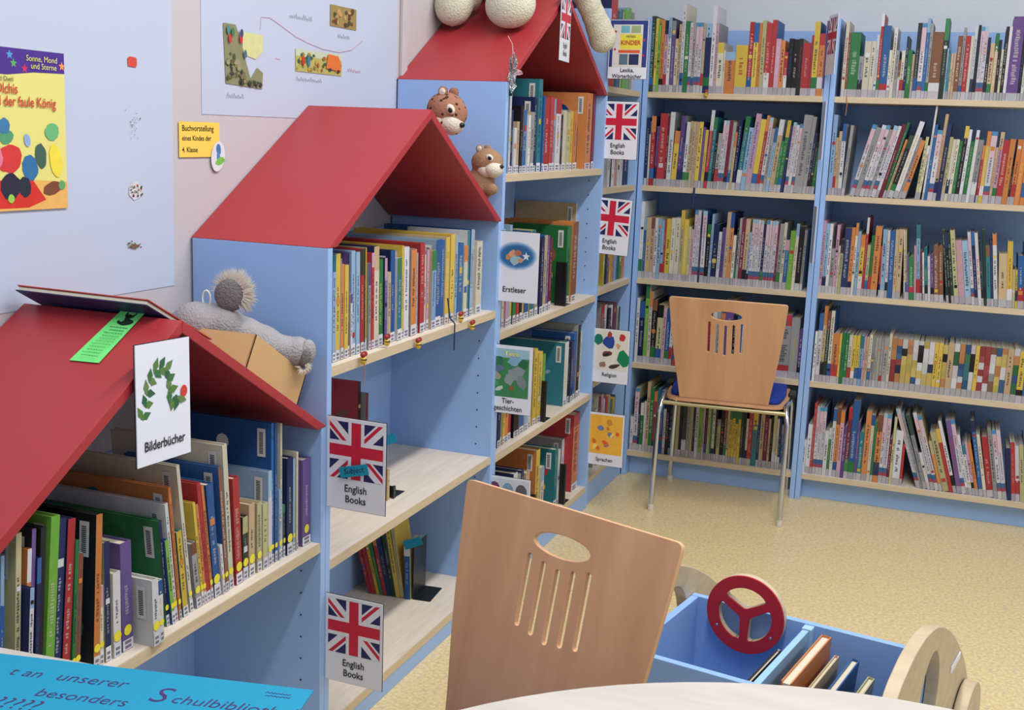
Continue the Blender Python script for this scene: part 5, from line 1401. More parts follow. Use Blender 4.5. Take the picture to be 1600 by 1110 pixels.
def meadow(k):
    random.seed(25); k.rect(0, 0, 0.215, 0.05, (176, 170, 96)); k.rect(0, 0.035, 0.215, 0.05, (190, 200, 170))
    for i in range(40): k.ell(random.uniform(0.006, 0.205), random.uniform(0.006, 0.042), random.uniform(0.003, 0.008), random.uniform(0.003, 0.006), random.choice([(90, 110, 60), (140, 130, 70), (70, 90, 60), (170, 90, 50), (190, 150, 60)]), 8)
    k.ell(0.03, 0.025, 0.006, 0.012, (200, 50, 50), 9); k.ell(0.055, 0.025, 0.007, 0.013, (60, 120, 150), 9); k.poly([(0.135, 0.014), (0.208, 0.010), (0.205, 0.034), (0.192, 0.046), (0.145, 0.048)], (214, 112, 50)); k.ell(0.155, 0.012, 0.007, 0.004, (60, 50, 50), 9); k.ell(0.195, 0.010, 0.007, 0.004, (60, 50, 50), 9)
cutout('glued_picture', 'wide low glued picture with an orange patch on the second sheet', 'picture', 2.303, 1.423, meadow)
def strip(k):
    random.seed(26); k.rect(0, 0, 0.13, 0.05, (150, 130, 80))
    for i in range(24): k.ell(random.uniform(0.008, 0.12), random.uniform(0.006, 0.044), random.uniform(0.004, 0.01), random.uniform(0.003, 0.007), random.choice([(90, 70, 50), (60, 80, 50), (190, 150, 90), (120, 60, 50)]), 8)
cutout('glued_picture', 'small dark glued picture cut by the top of the photo', 'picture', 2.46, 1.538, strip)

t = empty('paper_note', (0.003, 1.867, 1.301), R(90)); tag(t, 'yellow note reading Buchvorstellung eines Kindes der 4. Klasse', 'note')
bm = bmesh.new(); bx(bm, 0, 0.136, 0, 0.0006, -0.070, 0); done('paper_slip', bm, M['yellowpaper'], t)
for i, (s, z, fs) in enumerate((('Buchvorstellung', -0.018, 0.0165), ('eines Kindes der', -0.037, 0.0145), ('4. Klasse', -0.060, 0.0145))):
    text_obj('handwriting', s, fs, M['text'], t, (0.009, -0.0004, z), align='LEFT', bold=0.01)
def sticker(k):
    k.ell(0, 0, 0.0235, 0.032, (216, 218, 226), 20, -0.3); k.ell(0.002, 0.014, 0.009, 0.012, (60, 120, 170), 12, 0.3, 0.1); k.ell(0.001, -0.002, 0.006, 0.012, (70, 130, 190), 12); k.ell(0.006, -0.010, 0.016, 0.008, (120, 190, 80), 12, 0.3, 0.1); k.ell(0.018, -0.008, 0.006, 0.004, (110, 180, 80), 10)
cutout('oval_sticker', 'white oval sticker with a blue and green shape, beside the yellow note', 'sticker', 1.995, 1.232, sticker, 0.0048)

# ------------------------------------------------------------------ on the lowest roof
SL = math.atan2(RISE, 0.4622)          # roof pitch
def on_left_slope(x, y, up=0.0):       # a point on the near slope of the lowest roof
    return (x, y - up * math.sin(SL), 0.714 + (y - 0.975) * math.tan(SL) + up * math.cos(SL))
t = empty('bookmark', on_left_slope(0.19, 1.333, 0.0016)); tag(t, 'long green paper bookmark with a printed portrait, lying on the lowest red roof', 'bookmark')
t.rotation_euler = (SL, 0, 0)
bm = bmesh.new(); v_ = [bm.verts.new(p) for p in ((-0.002, 0, 0), (0.053, 0.002, 0), (0.058, 0.142, 0.0), (0.012, 0.140, 0.0))]
f_ = bm.faces.new(v_); ex_ = bmesh.ops.extrude_face_region(bm, geom=[f_]); bmesh.ops.translate(bm, vec=(0, 0, 0.0006), verts=[g for g in ex_['geom'] if isinstance(g, bmesh.types.BMVert)])
done('paper_strip', bm, M['green'], t)
k = Ink(); random.seed(31)
for a, b, q, s_, c in ((0.036, 0.122, 0.011, 1.2, (36, 60, 40)), (0.036, 0.124, 0.007, 1.1, (120, 200, 120)), (0.035, 0.113, 0.006, 1.0, (30, 44, 34)), (0.036, 0.100, 0.015, 0.6, (32, 50, 38)), (0.028, 0.104, 0.004, 1, (110, 200, 120))): k.ell(a, b, q, q * s_, c, 12, 0, 0.12)
for i in range(11):
    z = 0.085 - i * 0.0075; a = 0.008 + (z / 0.142) * 0.01; x = a + random.uniform(0.002, 0.008)
    while x < a + 0.036: q = random.uniform(0.002, 0.005); k.rect(x, z, x + q, z + 0.0012, (50, 90, 56)); x += q + 0.0012
o = k.obj('print', t, (0, 0, 0.0008), (R(-90), 0, 0))

# book lying across the ridge
t = empty('ridge_book', (0.0, 0, 0)); tag(t, 'open-edged picture book lying flat across the ridge of the lowest red roof', 'book')
def slab(name, quad, z, th, m, parent, nrm):
    bm = bmesh.new(); lo = [bm.verts.new(p) for p in quad]; hi = [bm.verts.new((p[0] + nrm[0] * th, p[1] + nrm[1] * th, p[2] + nrm[2] * th)) for p in quad]
    bm.faces.new(lo); bm.faces.new(hi[::-1])
    for i in range(4): bm.faces.new((lo[i], lo[(i + 1) % 4], hi[(i + 1) % 4], hi[i]))
    return done(name, bm, m, parent, 0.0006)
sy_, sz_ = math.cos(SL), -math.sin(SL)     # it lies on the far slope and juts up over the ridge
def rq(x, s_, up=0.004): return (x, 1.4375 + s_ * sy_ + up * math.sin(SL), 0.992 + s_ * sz_ + up * math.cos(SL))
Q = [rq(0.020, -0.045), rq(0.278, -0.039), rq(0.300, 0.12), rq(0.040, 0.12)]
Q = [Vector(q) for q in Q]; nr = (Q[1] - Q[0]).cross(Q[3] - Q[0]).normalized()
cb = mat('picture_book_cover', (44, 40, 84), 0.5, 0.5, 30)
slab('lower_cover', Q, 0, 0.0022, cb, t, nr); Q2 = [q + nr * 0.0023 for q in Q]
c_ = sum((q for q in Q2), Vector()) / 4
slab('pages', [c_ + (q - c_) * 0.975 for q in Q2], 0, 0.006, M['pages'], t, nr); Q3 = [q + nr * 0.0065 for q in Q2]
slab('upper_cover', Q3, 0, 0.0022, mat('picture_book_cover_red', (170, 60, 50), 0.5, 0.4, 24), t, nr)

# ------------------------------------------------------------------ cardboard box and koala on the far slope of the lowest roof
def far_slope(x, s, up, e=0.714, y0=0.975, w_=0.9245):   # s metres down from the ridge
    ym = y0 + w_ / 2; r = e + RISE
    return Vector((x, ym + s * math.cos(SL) + up * math.sin(SL), r - s * math.sin(SL) + up * math.cos(SL)))
bt_ = empty('cardboard_box', far_slope(0.0, 0.0, 0.001), rot=(-SL, 0, 0)); tag(bt_, 'open cardboard box lying on the far slope of the lowest roof, holding the grey plush', 'box')
BX0, BX1, BS0, BS1, BH = 0.03, 0.286, 0.262, 0.468, 0.080
bm = bmesh.new(); tk_ = 0.003
bx(bm, BX0, BX1, BS0, BS1, 0.0, tk_); bx(bm, BX1 - tk_, BX1, BS0, BS1, tk_, BH); bx(bm, BX0, BX0 + tk_, BS0, BS1, tk_, BH); bx(bm, BX0, BX1, BS0, BS0 + tk_, tk_, BH); bx(bm, BX0, BX1, BS1 - tk_, BS1, tk_, BH)
done('carton', bm, M['cardboard'], bt_)

kt = empty('plush_koala', (0.15, 1.76, 0.84)); tag(kt, 'grey plush koala lying face down in the cardboard box, white-fringed round ear up', 'plush toy')
def rel(p, o): return (p[0] - o[0], p[1] - o[1], p[2] - o[2])
KO = (0.15, 1.76, 0.84)
kb = [((0.135, 1.735, 0.930), (0.050, 0.045, 0.040)), ((0.165, 1.760, 0.925), (0.055, 0.045, 0.042)), ((0.10, 1.72, 0.915), (0.035, 0.035, 0.030)), ((0.20, 1.79, 0.905), (0.05, 0.045, 0.035), (0, 0.25, 0.2)),
      ((0.235, 1.81, 0.890), (0.045, 0.04, 0.032), (0, 0.5, 0.2)), ((0.262, 1.835, 0.873), (0.035, 0.035, 0.030)), ((0.288, 1.845, 0.872), (0.026, 0.030, 0.030)), ((0.17, 1.78, 0.88), (0.09, 0.05, 0.035), (0, 0.3, 0.3))]
kb = [(rel(c[0], KO),) + tuple(c[1:]) for c in kb]
body = blob('body', kb, M['greyfur'], kt, 0.005, 8)
ec = rel((0.197, 1.752, 0.985), KO)
ball('ear', ec, (0.030, 0.012, 0.031), M['darkgrey'], kt, (0, 0, 0.3))
def fringe(parent, c, r0, r1, a0, a1, n, yr, seed):
    rr = random.Random(seed); bm = bmesh.new()
    for i in range(n):
        a = R(a0 + (a1 - a0) * i / n + rr.uniform(-6, 6)); L = r0 + (r1 - r0) * rr.uniform(0.55, 1.0); yy = rr.uniform(-yr, yr); da = rr.uniform(-0.35, 0.35)
        b = Vector((c[0] + r0 * 0.8 * math.cos(a), c[1] + yy, c[2] + r0 * 0.8 * math.sin(a))); tip = Vector((c[0] + L * math.cos(a + da * 0.4), c[1] + yy * 1.5, c[2] + L * math.sin(a + da * 0.4)))
        sd = Vector((-math.sin(a), 0, math.cos(a))) * 0.0016; fw = Vector((0, 0.0014, 0))
        v0, v1, v2, v3 = (bm.verts.new(b + sd), bm.verts.new(b - sd), bm.verts.new(b + fw), bm.verts.new(tip))
        for f3 in ((v0, v1, v3), (v1, v2, v3), (v2, v0, v3)): bm.faces.new(f3)
    return done('fur_fringe', bm, M['tuft'], parent)
fringe(kt, (ec[0] + 0.004, ec[1] + 0.008, ec[2] + 0.003), 0.030, 0.052, -50, 175, 420, 0.008, 1)
e2 = rel((0.303, 1.850, 0.868), KO)
ball('ear', e2, (0.018, 0.022, 0.030), M['greyfur'], kt, (0.2, 0.3, 0.2)); ball('ear_lining', (e2[0] + 0.006, e2[1] - 0.012, e2[2] - 0.006), (0.010, 0.014, 0.022), M['darkgrey'], kt, (0.2, 0.35, 0.2))
fringe(kt, (e2[0] + 0.006, e2[1] - 0.018, e2[2] - 0.022), 0.008, 0.018, 180, 400, 90, 0.006, 2)
tube('hanging_loop', [(rel((0.150 + 0.009 * math.cos(a), 1.745, 0.975 + 0.016 * math.sin(a)), KO)) for a in [i * math.pi / 6 for i in range(12)]], 0.0018, M['tuft'], kt, True)

# ------------------------------------------------------------------ leopard and lion cub behind the middle roof
def slope2(x, y, up=0.0, e=1.07, y1=2.82):
    return (x, y + up * math.sin(SL), e + (y1 - y) * math.tan(SL) + up * math.cos(SL))
def cat_toy(name, label, head, body_pt, r, furm, whitem, turn, spotted, tiltx=0.0):
    t = empty(name, head, rot=(0, tiltx, turn)); tag(t, label, 'plush toy', None)
    # local: face looks towards +X (image right), up +Z
    bvec = Matrix.Rotation(-tiltx, 3, 'Y') @ Matrix.Rotation(-turn, 3, 'Z') @ (Vector(body_pt) - Vector(head))
    hb = [((0, 0, 0), (r, r * 0.92, r * 0.86)), ((r * 0.42, -0.1 * r, -r * 0.12), (r * 0.62, r * 0.6, r * 0.55)), (tuple(bvec * 0.45), (r * 0.6, r * 0.6, r * 0.7)), (tuple(bvec * 0.8), (r * 0.85, r * 0.85, r * 0.95)), (tuple(bvec), (r * 0.9, r * 0.9, r * 0.9)),
          (tuple(bvec + Vector((r * 0.9, -r * 0.3, -r * 0.1))), (r * 0.55, r * 0.35, r * 0.4))]
    blob('body', hb, furm, t, 0.004, 5)
    ball('muzzle', (r * 0.58, -r * 0.24, -r * 0.38), (r * 0.58, r * 0.66, r * 0.50), whitem, t)
    ball('muzzle', (r * 0.15, -r * 0.45, -r * 0.45), (r * 0.52, r * 0.45, r * 0.42), whitem, t)
    ball('nose', (r * 1.13, -r * 0.24, -r * 0.20), (r * 0.13, r * 0.17, r * 0.12), M['black'], t)
    ball('eye', (r * 0.52, -r * 0.66, r * 0.30), (r * 0.26, r * 0.16, r * 0.20), M['whiteplush'], t, (0, 0.5, 0)); ball('eye_pupil', (r * 0.60, -r * 0.79, r * 0.28), (r * 0.13, r * 0.07, r * 0.11), M['black'], t, (0, 0.5, 0))
    ball('ear', (-r * 0.35, -r * 0.35, r * 0.80), (r * 0.26, r * 0.14, r * 0.25), furm, t); ball('ear_lining', (-r * 0.33, -r * 0.46, r * 0.80), (r * 0.17, r * 0.07, r * 0.17), M['whiteplush'], t)
    ball('ear', (-r * 0.30, r * 0.5, r * 0.80), (r * 0.26, r * 0.14, r * 0.25), furm, t)
    tube('mouth', [(r * 1.12, -r * 0.36, -r * 0.34), (r * 0.98, -r * 0.66, -r * 0.46), (r * 0.70, -r * 0.84, -r * 0.50)], r * 0.025, M['black'], t)
    return t
cat_toy('plush_leopard', 'spotted plush leopard peering over the ridge of the middle red roof', (0.256, 2.592, 1.348), slope2(0.17, 2.60, 0.06), 0.053, M['leopard'], M['leopardwhite'], R(-8), True, R(22))
cat_toy('plush_lion_cub', 'tan plush lion cub peeping out low behind the middle red roof', (0.305, 2.745, 1.224), slope2(0.285, 2.725, 0.04), 0.043, M['tanfur'], M['whiteplush'], R(-8), False)

# ------------------------------------------------------------------ teddy bear astride the tallest roof
TE = (0.16, 3.285, 1.80)
tt = empty('teddy_bear', TE); tag(tt, 'large cream fleece teddy bear sitting astride the tallest red roof', 'plush toy')
tb = [((0.14, 3.29, 1.86), (0.12, 0.12, 0.14)), ((0.14, 3.28, 1.98), (0.10, 0.10, 0.10)), ((0.14, 3.27, 2.12), (0.10, 0.10, 0.10)), ((0.16, 3.20, 2.10), (0.05, 0.06, 0.045)), ((0.06, 3.28, 2.21), (0.035, 0.02, 0.035)), ((0.22, 3.28, 2.21), (0.035, 0.02, 0.035)),
      ((0.10, 3.19, 1.75), (0.055, 0.09, 0.055), (-0.5, 0, 0)), ((0.075, 3.10, 1.690), (0.050, 0.07, 0.050), (-0.5, 0, 0)), ((0.056, 3.065, 1.652), (0.058, 0.050, 0.064), (-0.3, 0, 0)),
      ((0.20, 3.19, 1.76), (0.06, 0.09, 0.06), (-0.5, 0, 0)), ((0.22, 3.10, 1.70), (0.06, 0.07, 0.055), (-0.5, 0, 0)), ((0.232, 3.055, 1.650), (0.075, 0.055, 0.068), (-0.3, 0, 0)),
      ((0.23, 3.31, 1.93), (0.052, 0.052, 0.0572)), ((0.25, 3.335, 1.89), (0.048, 0.048, 0.0528)), ((0.27, 3.36, 1.85), (0.046, 0.046, 0.0506)), ((0.285, 3.39, 1.81), (0.044, 0.044, 0.0484)), ((0.3, 3.42, 1.77), (0.043, 0.043, 0.0473)), ((0.312, 3.447, 1.735), (0.041, 0.041, 0.0451)), ((0.325, 3.475, 1.7), (0.04, 0.04, 0.044)), ((0.336, 3.5, 1.665), (0.039, 0.039, 0.0429)), ((0.345, 3.525, 1.635), (0.042, 0.042, 0.0462)), ((0.352, 3.55, 1.603), (0.045, 0.045, 0.0495)),
      ((0.05, 3.31, 1.93), (0.05, 0.05, 0.05)), ((0.03, 3.36, 1.84), (0.035, 0.05, 0.06))]
blob('body', [(rel(b[0], TE),) + tuple(b[1:]) for b in tb], M['whitefur'], tt, 0.0075, 12)
for sx in (0.105, 0.175): ball('eye', rel((sx, 3.178, 2.14), TE), (0.008, 0.006, 0.008), M['black'], tt)
ball('nose', rel((0.16, 3.142, 2.11), TE), (0.014, 0.008, 0.010), M['black'], tt)

# silver butterfly charm and the red-yellow charms
bt = empty('butterfly_ornament', (0.333, 2.828, 1.452)); tag(bt, 'crumpled silver foil butterfly ornament hanging at the eave of the tallest roof', 'ornament')
random.seed(41)
def wing(pts, m, parent, nm='wing'):
    bm = bmesh.new(); c0 = bm.verts.new((0, 0, 0)); vs_ = [bm.verts.new(p) for p in pts]
    for i in range(len(vs_) - 1): bm.faces.new((c0, vs_[i], vs_[i + 1]))
    o = done(nm, bm, m, parent); sd = o.modifiers.new('thickness', 'SOLIDIFY'); sd.thickness = 0.0012; return o
wing([(0.002, 0, 0.055), (0.010, -0.006, 0.045), (0.013, 0.004, 0.03), (0.011, -0.006, 0.015), (0.016, 0.003, 0.004)], M['silver'], bt)
wing([(-0.002, 0, 0.052), (-0.010, 0.006, 0.040), (-0.007, -0.006, 0.025), (-0.012, 0.004, 0.010), (-0.006, 0, 0)], M['silver'], bt)
wing([(0.012, 0, 0.0), (0.009, -0.006, -0.02), (0.012, 0.004, -0.03), (0.003, -0.004, -0.045), (0.000, 0.004, -0.058)], M['silver'], bt)
wing([(-0.009, 0.002, 0.004), (-0.012, -0.005, -0.012), (-0.006, 0.005, -0.026), (-0.008, 0, -0.036), (0, 0, -0.05)], M['silver'], bt)
wing([(0.012, 0.004, 0.012), (0.026, -0.004, 0.008), (0.028, 0.002, 0.0), (0.018, 0, -0.003)], mat('pink_foil', (214, 170, 180), 0.4, 0.2, 60), bt, 'pink_wing')
tube('thread', [(0, 0, 0.05), (-0.002, -0.002, 0.075), (-0.012, -0.01, 0.095)], 0.0006, M['tuft'], bt)

def charm(label, x, y, z, cord=0.0, face='x'):
    t = empty('bead_charm', (x, y, z)); tag(t, label, 'charm', 'bead charms along the shelf edges')
    ball('bead', (0, 0, -0.010), (0.007, 0.007, 0.009), M['bee'], t, sub=2); ball('head_bead', (0, -0.002, 0.002), (0.006, 0.006, 0.006), M['beered'], t, sub=2)
    ball('stripe_bead', (0.001, 0, -0.008), (0.0074, 0.0074, 0.0025), M['black'], t, sub=2)
    bm = bmesh.new(); bmesh.ops.create_cone(bm, cap_ends=True, segments=8, radius1=0.006, radius2=0.004, depth=0.002, matrix=Matrix.Translation((0.0, 0.007, 0.003)) @ Matrix.Rotation(R(70), 4, 'X')); done('wing_bead', bm, M['beered'], t)
    if cord: tube('cord', [(0.002, 0, -0.012), (0.003, 0.001, -0.012 - cord / 2), (0.002, 0.0, -0.012 - cord)], 0.0009, M['cord'], t)
    return t
charm('bead charm with a long orange cord, first on the shelf under the middle roof', 0.330, 2.035, 0.836, 0.05)
charm('bead charm beside the green spine on the shelf under the middle roof', 0.318, 2.165, 0.853)
charm('bead charm hanging midway along the shelf edge under the middle roof', 0.330, 2.300, 0.826)
charm('bead charm hanging near the far end of the shelf edge under the middle roof', 0.330, 2.618, 0.823)
charm('bead charm lying before the cream spine near the end of that shelf', 0.318, 2.57, 0.850)
charm('bead charm on the top edge of the back shelves, above the far chair', 0.555, 4.199, 1.470)
def ribbon(label, pts, r_, m, nm='bookmark_ribbon'):
    o = tube(nm, pts, r_, m); tag(o, label, 'ribbon'); return o
ribbon('navy ribbon hanging over the shelf edge under the middle roof', [(0.312, 2.500, 0.90), (0.318, 2.505, 0.85), (0.3265, 2.515, 0.836), (0.3265, 2.515, 0.77)], 0.0018, M['ribbon'])
ribbon('navy ribbon hanging below the second back shelf', [(0.535, 4.198, 1.126), (0.535, 4.197, 1.09), (0.532, 4.197, 1.05)], 0.004, M['ribbon'])
ribbon('orange cord hanging at the top shelf just right of the tall post', [(1.045, 4.20, 1.468), (1.05, 4.198, 1.44), (1.048, 4.198, 1.40)], 0.0015, M['cord'])

# ------------------------------------------------------------------ sparse English books on the bare shelves
def loose(kind, label, code, loc, th, h, d, rz=0.0, lean=0.0, grp=None):
    me = book_mesh(th, h, d, code, True, False); la = R(lean)
    o = link(kind, me, None, None, (loc[0], loc[1], loc[2] + th / 2 * abs(math.sin(la)) + 0.0004), (-la, 0, rz))
    bt = min(0.0022, th * 0.2); bm = bmesh.new(); bx(bm, -d + 0.003, -0.0018, -th / 2 + bt, th / 2 - bt, 0.003, h - 0.004); done('pages', bm, M['pages'], o)
    tag(o, label, 'book', grp); return o
g_ = 'English books on the mostly bare shelves'
loose('english_book', 'tall red-covered book standing on the upper bare shelf behind its card', 'k|r', (0.186, 2.290, 0.4236), 0.012, 0.292, 0.15, 0, 0, g_)
loose('english_book', 'grey-covered maroon book behind the tall red one on the upper bare shelf', 'm|g', (0.196, 2.310, 0.4236), 0.012, 0.262, 0.16, 0, 0, g_)
loose('english_book', 'small khaki book peeping out right of the upper English Books card', 'Y|o', (0.246, 2.330, 0.4236), 0.012, 0.075, 0.10, 0, 0, g_)
loose('english_book', 'thin pale blue book behind the khaki one on the upper bare shelf', 'l|l', (0.222, 2.350, 0.4236), 0.010, 0.150, 0.15, 0, 0, g_)
note('paper_note', 'turquoise tag peeping out right of the upper English Books card', 0.040, 0.022, (0.215, 2.338, 0.572), 0, M['cyan'], '', 0.01, rot=(0, R(-25), R(10)))
be = bookend('black metal bookend on the upper bare shelf behind the flag card', 0.250, 2.352, 0.4236, 0.03, 0.09)
x = 0.066; L_ = [('r', 0.010, 0.150), ('r', 0.011, 0.160), ('y', 0.008, 0.155), ('G', 0.009, 0.160), ('ro', 0.010, 0.165), ('n', 0.012, 0.175), ('D', 0.012, 0.170), ('y|y', 0.012, 0.215), ('Y|y', 0.010, 0.205)]
nm_ = ['outermost red', 'second red', 'short yellow', 'green', 'red and orange', 'navy', 'dark green', 'tall yellow', 'tall khaki']
for i, (c, th, h) in enumerate(L_):
    ln_ = -16 + 0.8 * i
    loose('english_book', f'{nm_[i]} book leaning in the small group on the lowest bare shelf', c, (x + th / 2, 2.575 + 0.12 * x, 0.06), th, h, 0.11, R(-84), ln_, g_); x += th / math.cos(R(ln_)) + 0.0006
loose('english_book', 'blue and white magazine held upright against the bookend on the lowest bare shelf', 'bw', (x + 0.010, 2.592, 0.06), 0.016, 0.15, 0.10, R(-84), -2, g_)
t = empty('bookend', (x + 0.022, 2.600, 0.06), rot=(0, 0, R(96))); tag(t, 'black metal bookend holding the leaning group on the lowest bare shelf', 'bookend')
boxobj('upright', -0.002, 0.10, -0.0015, 0.0, 0.0015, 0.15, M['blackmetal'], t, 0.0004); boxobj('foot', -0.002, 0.10, -0.05, 0.0, 0.0, 0.0014, M['blackmetal'], t, 0)
note('paper_note', 'turquoise tag stuck up from the leaning books on the lowest bare shelf', 0.052, 0.024, (x - 0.006, 2.588, 0.222), 0, M['cyan'], '', 0.013, rot=(0, R(-24), R(8)))

# ------------------------------------------------------------------ round maple table, near edge of the picture
def disc_plate(name, cx, cy, r, z0, z1, m, parent, n=96, edge=None):
    bm = bmesh.new(); bmesh.ops.create_cone(bm, cap_ends=True, segments=n, radius1=r, radius2=r, depth=z1 - z0, matrix=Matrix.Translation((cx, cy, (z0 + z1) / 2)))
    o = done(name, bm, m, parent, 0.003)
    if edge:
        o.data.materials.append(edge)
        for p in o.data.polygons:
            if abs(p.normal.z) < 0.5: p.material_index = 1
    return o
TZ = 0.65
t = empty('round_table', (1.497, 0.652, 0)); tag(t, 'round pale maple table in front of the near beech chair', 'table')
disc_plate('tabletop', 0, 0, 0.657, TZ - 0.025, TZ, M['maple'], t, edge=M['tedge'])
for a in (45, 135, 225, 315): tube('leg', [(0.42 * math.cos(R(a)), 0.42 * math.sin(R(a)), TZ - 0.025), (0.46 * math.cos(R(a)), 0.46 * math.sin(R(a)), 0.0)], 0.018, M['chrome'], t)

t = empty('side_table', (0.3, 0.7, 0)); tag(t, 'pale wooden table under the turquoise poster, beside the lowest bookcase', 'table')
TP = [(-0.10, 0.242), (0.095, 0.2595), (0.235, 0.2715), (0.30, 0.262), (0.335, 0.22), (0.34, -0.3), (-0.28, -0.3), (-0.28, 0.18)]
prism('tabletop', TP, 'z', TZ - 0.025, TZ, M['maple'], t, 0.002)
for a, b in ((0.28, 0.20), (0.28, -0.24), (-0.22, -0.24), (-0.20, 0.12)): tube('leg', [(a, b, TZ - 0.025), (a, b, 0)], 0.016, M['chrome'], t)

# turquoise hand-lettered poster on the side table
pa = empty('paper_poster', (0.814, 0.955, TZ + 0.0035)); tag(pa, 'turquoise poster hand-lettered about the Schulbibliothek, lying on the side table', 'poster')
ANG = math.atan2(1.02 - 0.94, 0.809 - 0.414)
pa.location = (0.809, 1.020, TZ + 0.002); pa.rotation_euler = (0, 0, ANG)
bm = bmesh.new(); v_ = [bm.verts.new(p) for p in ((-0.62, 0.0, 0), (0, 0, 0), (0.004, -0.42, 0), (-0.62, -0.42, 0))]
f_ = bm.faces.new(v_); ex_ = bmesh.ops.extrude_face_region(bm, geom=[f_]); bmesh.ops.translate(bm, vec=(0, 0, 0.0012), verts=[g for g in ex_['geom'] if isinstance(g, bmesh.types.BMVert)])
done('sheet', bm, M['cyan'], pa)
def flat_text(s, size, x, yy, ang=0.0, align='LEFT', sx=1.0):
    o = text_obj('handwriting', s, size, M['pen'], pa, (x, yy, 0.0016), align=align, rot=(R(-90), 0, ang), bold=-0.008, shear=0.15, sx=sx); return o
flat_text('t an', 0.027, -0.322, -0.048, align='RIGHT')
flat_text('unserer', 0.0285, -0.304, -0.048)
flat_text('S', 0.050, -0.178, -0.070)
flat_text('chulbibliothek', 0.0275, -0.150, -0.068)
flat_text('e', 0.027, -0.372, -0.090, align='RIGHT')
flat_text('besonders', 0.027, -0.306, -0.089)
flat_text('????????????', 0.034, -0.42, -0.122)
scribble('small_note', pa, -0.052, -0.020, 0.030, 0.003, 14, M['pen'], 8, True)
scribble('small_note', pa, -0.050, -0.027, 0.030, 0.003, 14, M['pen'], 9, True)

# ------------------------------------------------------------------ beech chairs
def rounded(pts, rads, n=5):
    out = []
    for i, p in enumerate(pts):
        a, b = Vector(pts[i - 1]), Vector(pts[(i + 1) % len(pts)]); p = Vector(p); r_ = rads[i]
        if r_ <= 0: out.append(tuple(p)); continue
        A = p + (a - p).normalized() * r_; B = p + (b - p).normalized() * r_
        for k_ in range(n + 1):
            t_ = k_ / n; q = (1 - t_) ** 2 * A + 2 * t_ * (1 - t_) * p + t_ * t_ * B; out.append((q.x, q.y))
    return out
def stadium(cx, z0, z1, r_, n=6):
    P = []
    for k_ in range(n + 1): a = math.pi * k_ / n; P.append((cx + r_ * math.cos(a), z1 - r_ + r_ * math.sin(a)))
    for k_ in range(n + 1): a = math.pi + math.pi * k_ / n; P.append((cx + r_ * math.cos(a), z0 + r_ + r_ * math.sin(a)))
    return P
def chair(label, ox, oy, rz):
    t = empty('beech_chair', (ox, oy, 0), rz); tag(t, label, 'chair', 'beech chairs with slotted backs')
    TOP = 0.775; RC = R(13)
    # back plate, local plane XZ with z measured down from the top edge, then tilted
    H = 0.400
    outline = [(-0.199, 0), (0.199, 0), (0.190, -0.10), (0.176, -0.22), (0.160, -0.32), (0.150, -H), (-0.150, -H), (-0.160, -0.32), (-0.176, -0.22), (-0.190, -0.10)]
    outline = rounded(outline, [0.012, 0.012, 0.03, 0.03, 0.03, 0.03, 0.03, 0.03, 0.03, 0.03], 4)
    ellipse = [(0.003 + 0.052 * math.cos(a), -0.056 + 0.0165 * math.sin(a)) for a in [i * math.pi / 16 for i in range(32)]]
    ellipse = [(x, z - 0.0 * x) for x, z in ellipse]
    loops = [outline, ellipse]
    for i, (a, b) in enumerate(((-0.079, -0.188), (-0.085, -0.194), (-0.089, -0.200), (-0.085, -0.196), (-0.079, -0.192))):
        loops.append(stadium(-0.051 + 0.0275 * i, b, a, 0.0044))
    plate('backrest', loops, 0.009, M['beech'], t, 0.0012, (0, 0.24, TOP), (-RC, 0, 0), M['beechedge'])
    # seat board and pad
    seat = rounded([(-0.205, -0.20), (0.205, -0.20), (0.215, 0.0), (0.200, 0.155), (0.15, 0.168), (-0.15, 0.168), (-0.200, 0.155), (-0.215, 0.0)], [0.05, 0.05, 0.05, 0.03, 0.03, 0.03, 0.03, 0.05], 4)
    prism('seat', seat, 'z', 0.400, 0.411, M['beech'], t, 0.002)
    pad = rounded([(-0.192, -0.185), (0.192, -0.185), (0.202, 0.0), (0.188, 0.140), (-0.188, 0.140), (-0.202, 0.0)], [0.05, 0.05, 0.05, 0.03, 0.03, 0.05], 4)
    prism('seat_pad', pad, 'z', 0.4115, 0.430, M['bluepad'], t, 0.006)
    for s in (-1, 1):
        side = arcpts((0.222 * s, 0.165, 0.350), (0.213 * s, 0.155, 0.400), (0.212 * s, 0.115, 0.405)) + arcpts((0.212 * s, -0.14, 0.385), (0.214 * s, -0.185, 0.385), (0.216 * s, -0.188, 0.345))
        tube('side_rail', side, 0.0095, M['chrome'], t)
        rear = tube('leg', [(0.222 * s, 0.165, 0.352), (0.224 * s, 0.196, 0.014)], 0.0095, M['chrome'], t)
        tube('foot_cap', [(0.224 * s, 0.195, 0.022), (0.2242 * s, 0.1965, 0.0)], 0.0115, M['whiteplush'], rear)
        front = tube('leg', [(0.216 * s, -0.188, 0.348), (0.222 * s, -0.196, 0.014)], 0.0095, M['chrome'], t)
        tube('foot_cap', [(0.222 * s, -0.1955, 0.022), (0.222 * s, -0.1965, 0.0)], 0.0115, M['whiteplush'], front)
        bm = bmesh.new(); bx(bm, 0.219 * s - 0.012, 0.219 * s + 0.012, -0.09, -0.02, 0.400, 0.424); done('stacking_bumper', bm, M['black'], t, 0.005)
    tube('crossbar', [(-0.212, 0.158, 0.388), (0.212, 0.158, 0.388)], 0.0075, M['brass'], t)
    tube('crossbar', [(-0.214, -0.12, 0.388), (0.214, -0.12, 0.388)], 0.0075, M['brass'], t)
    bm = bmesh.new(); bx(bm, -0.11, 0.11, 0.135, 0.158, 0.382, 0.399); done('back_bracket', bm, M['black'], t, 0.002)
    return t
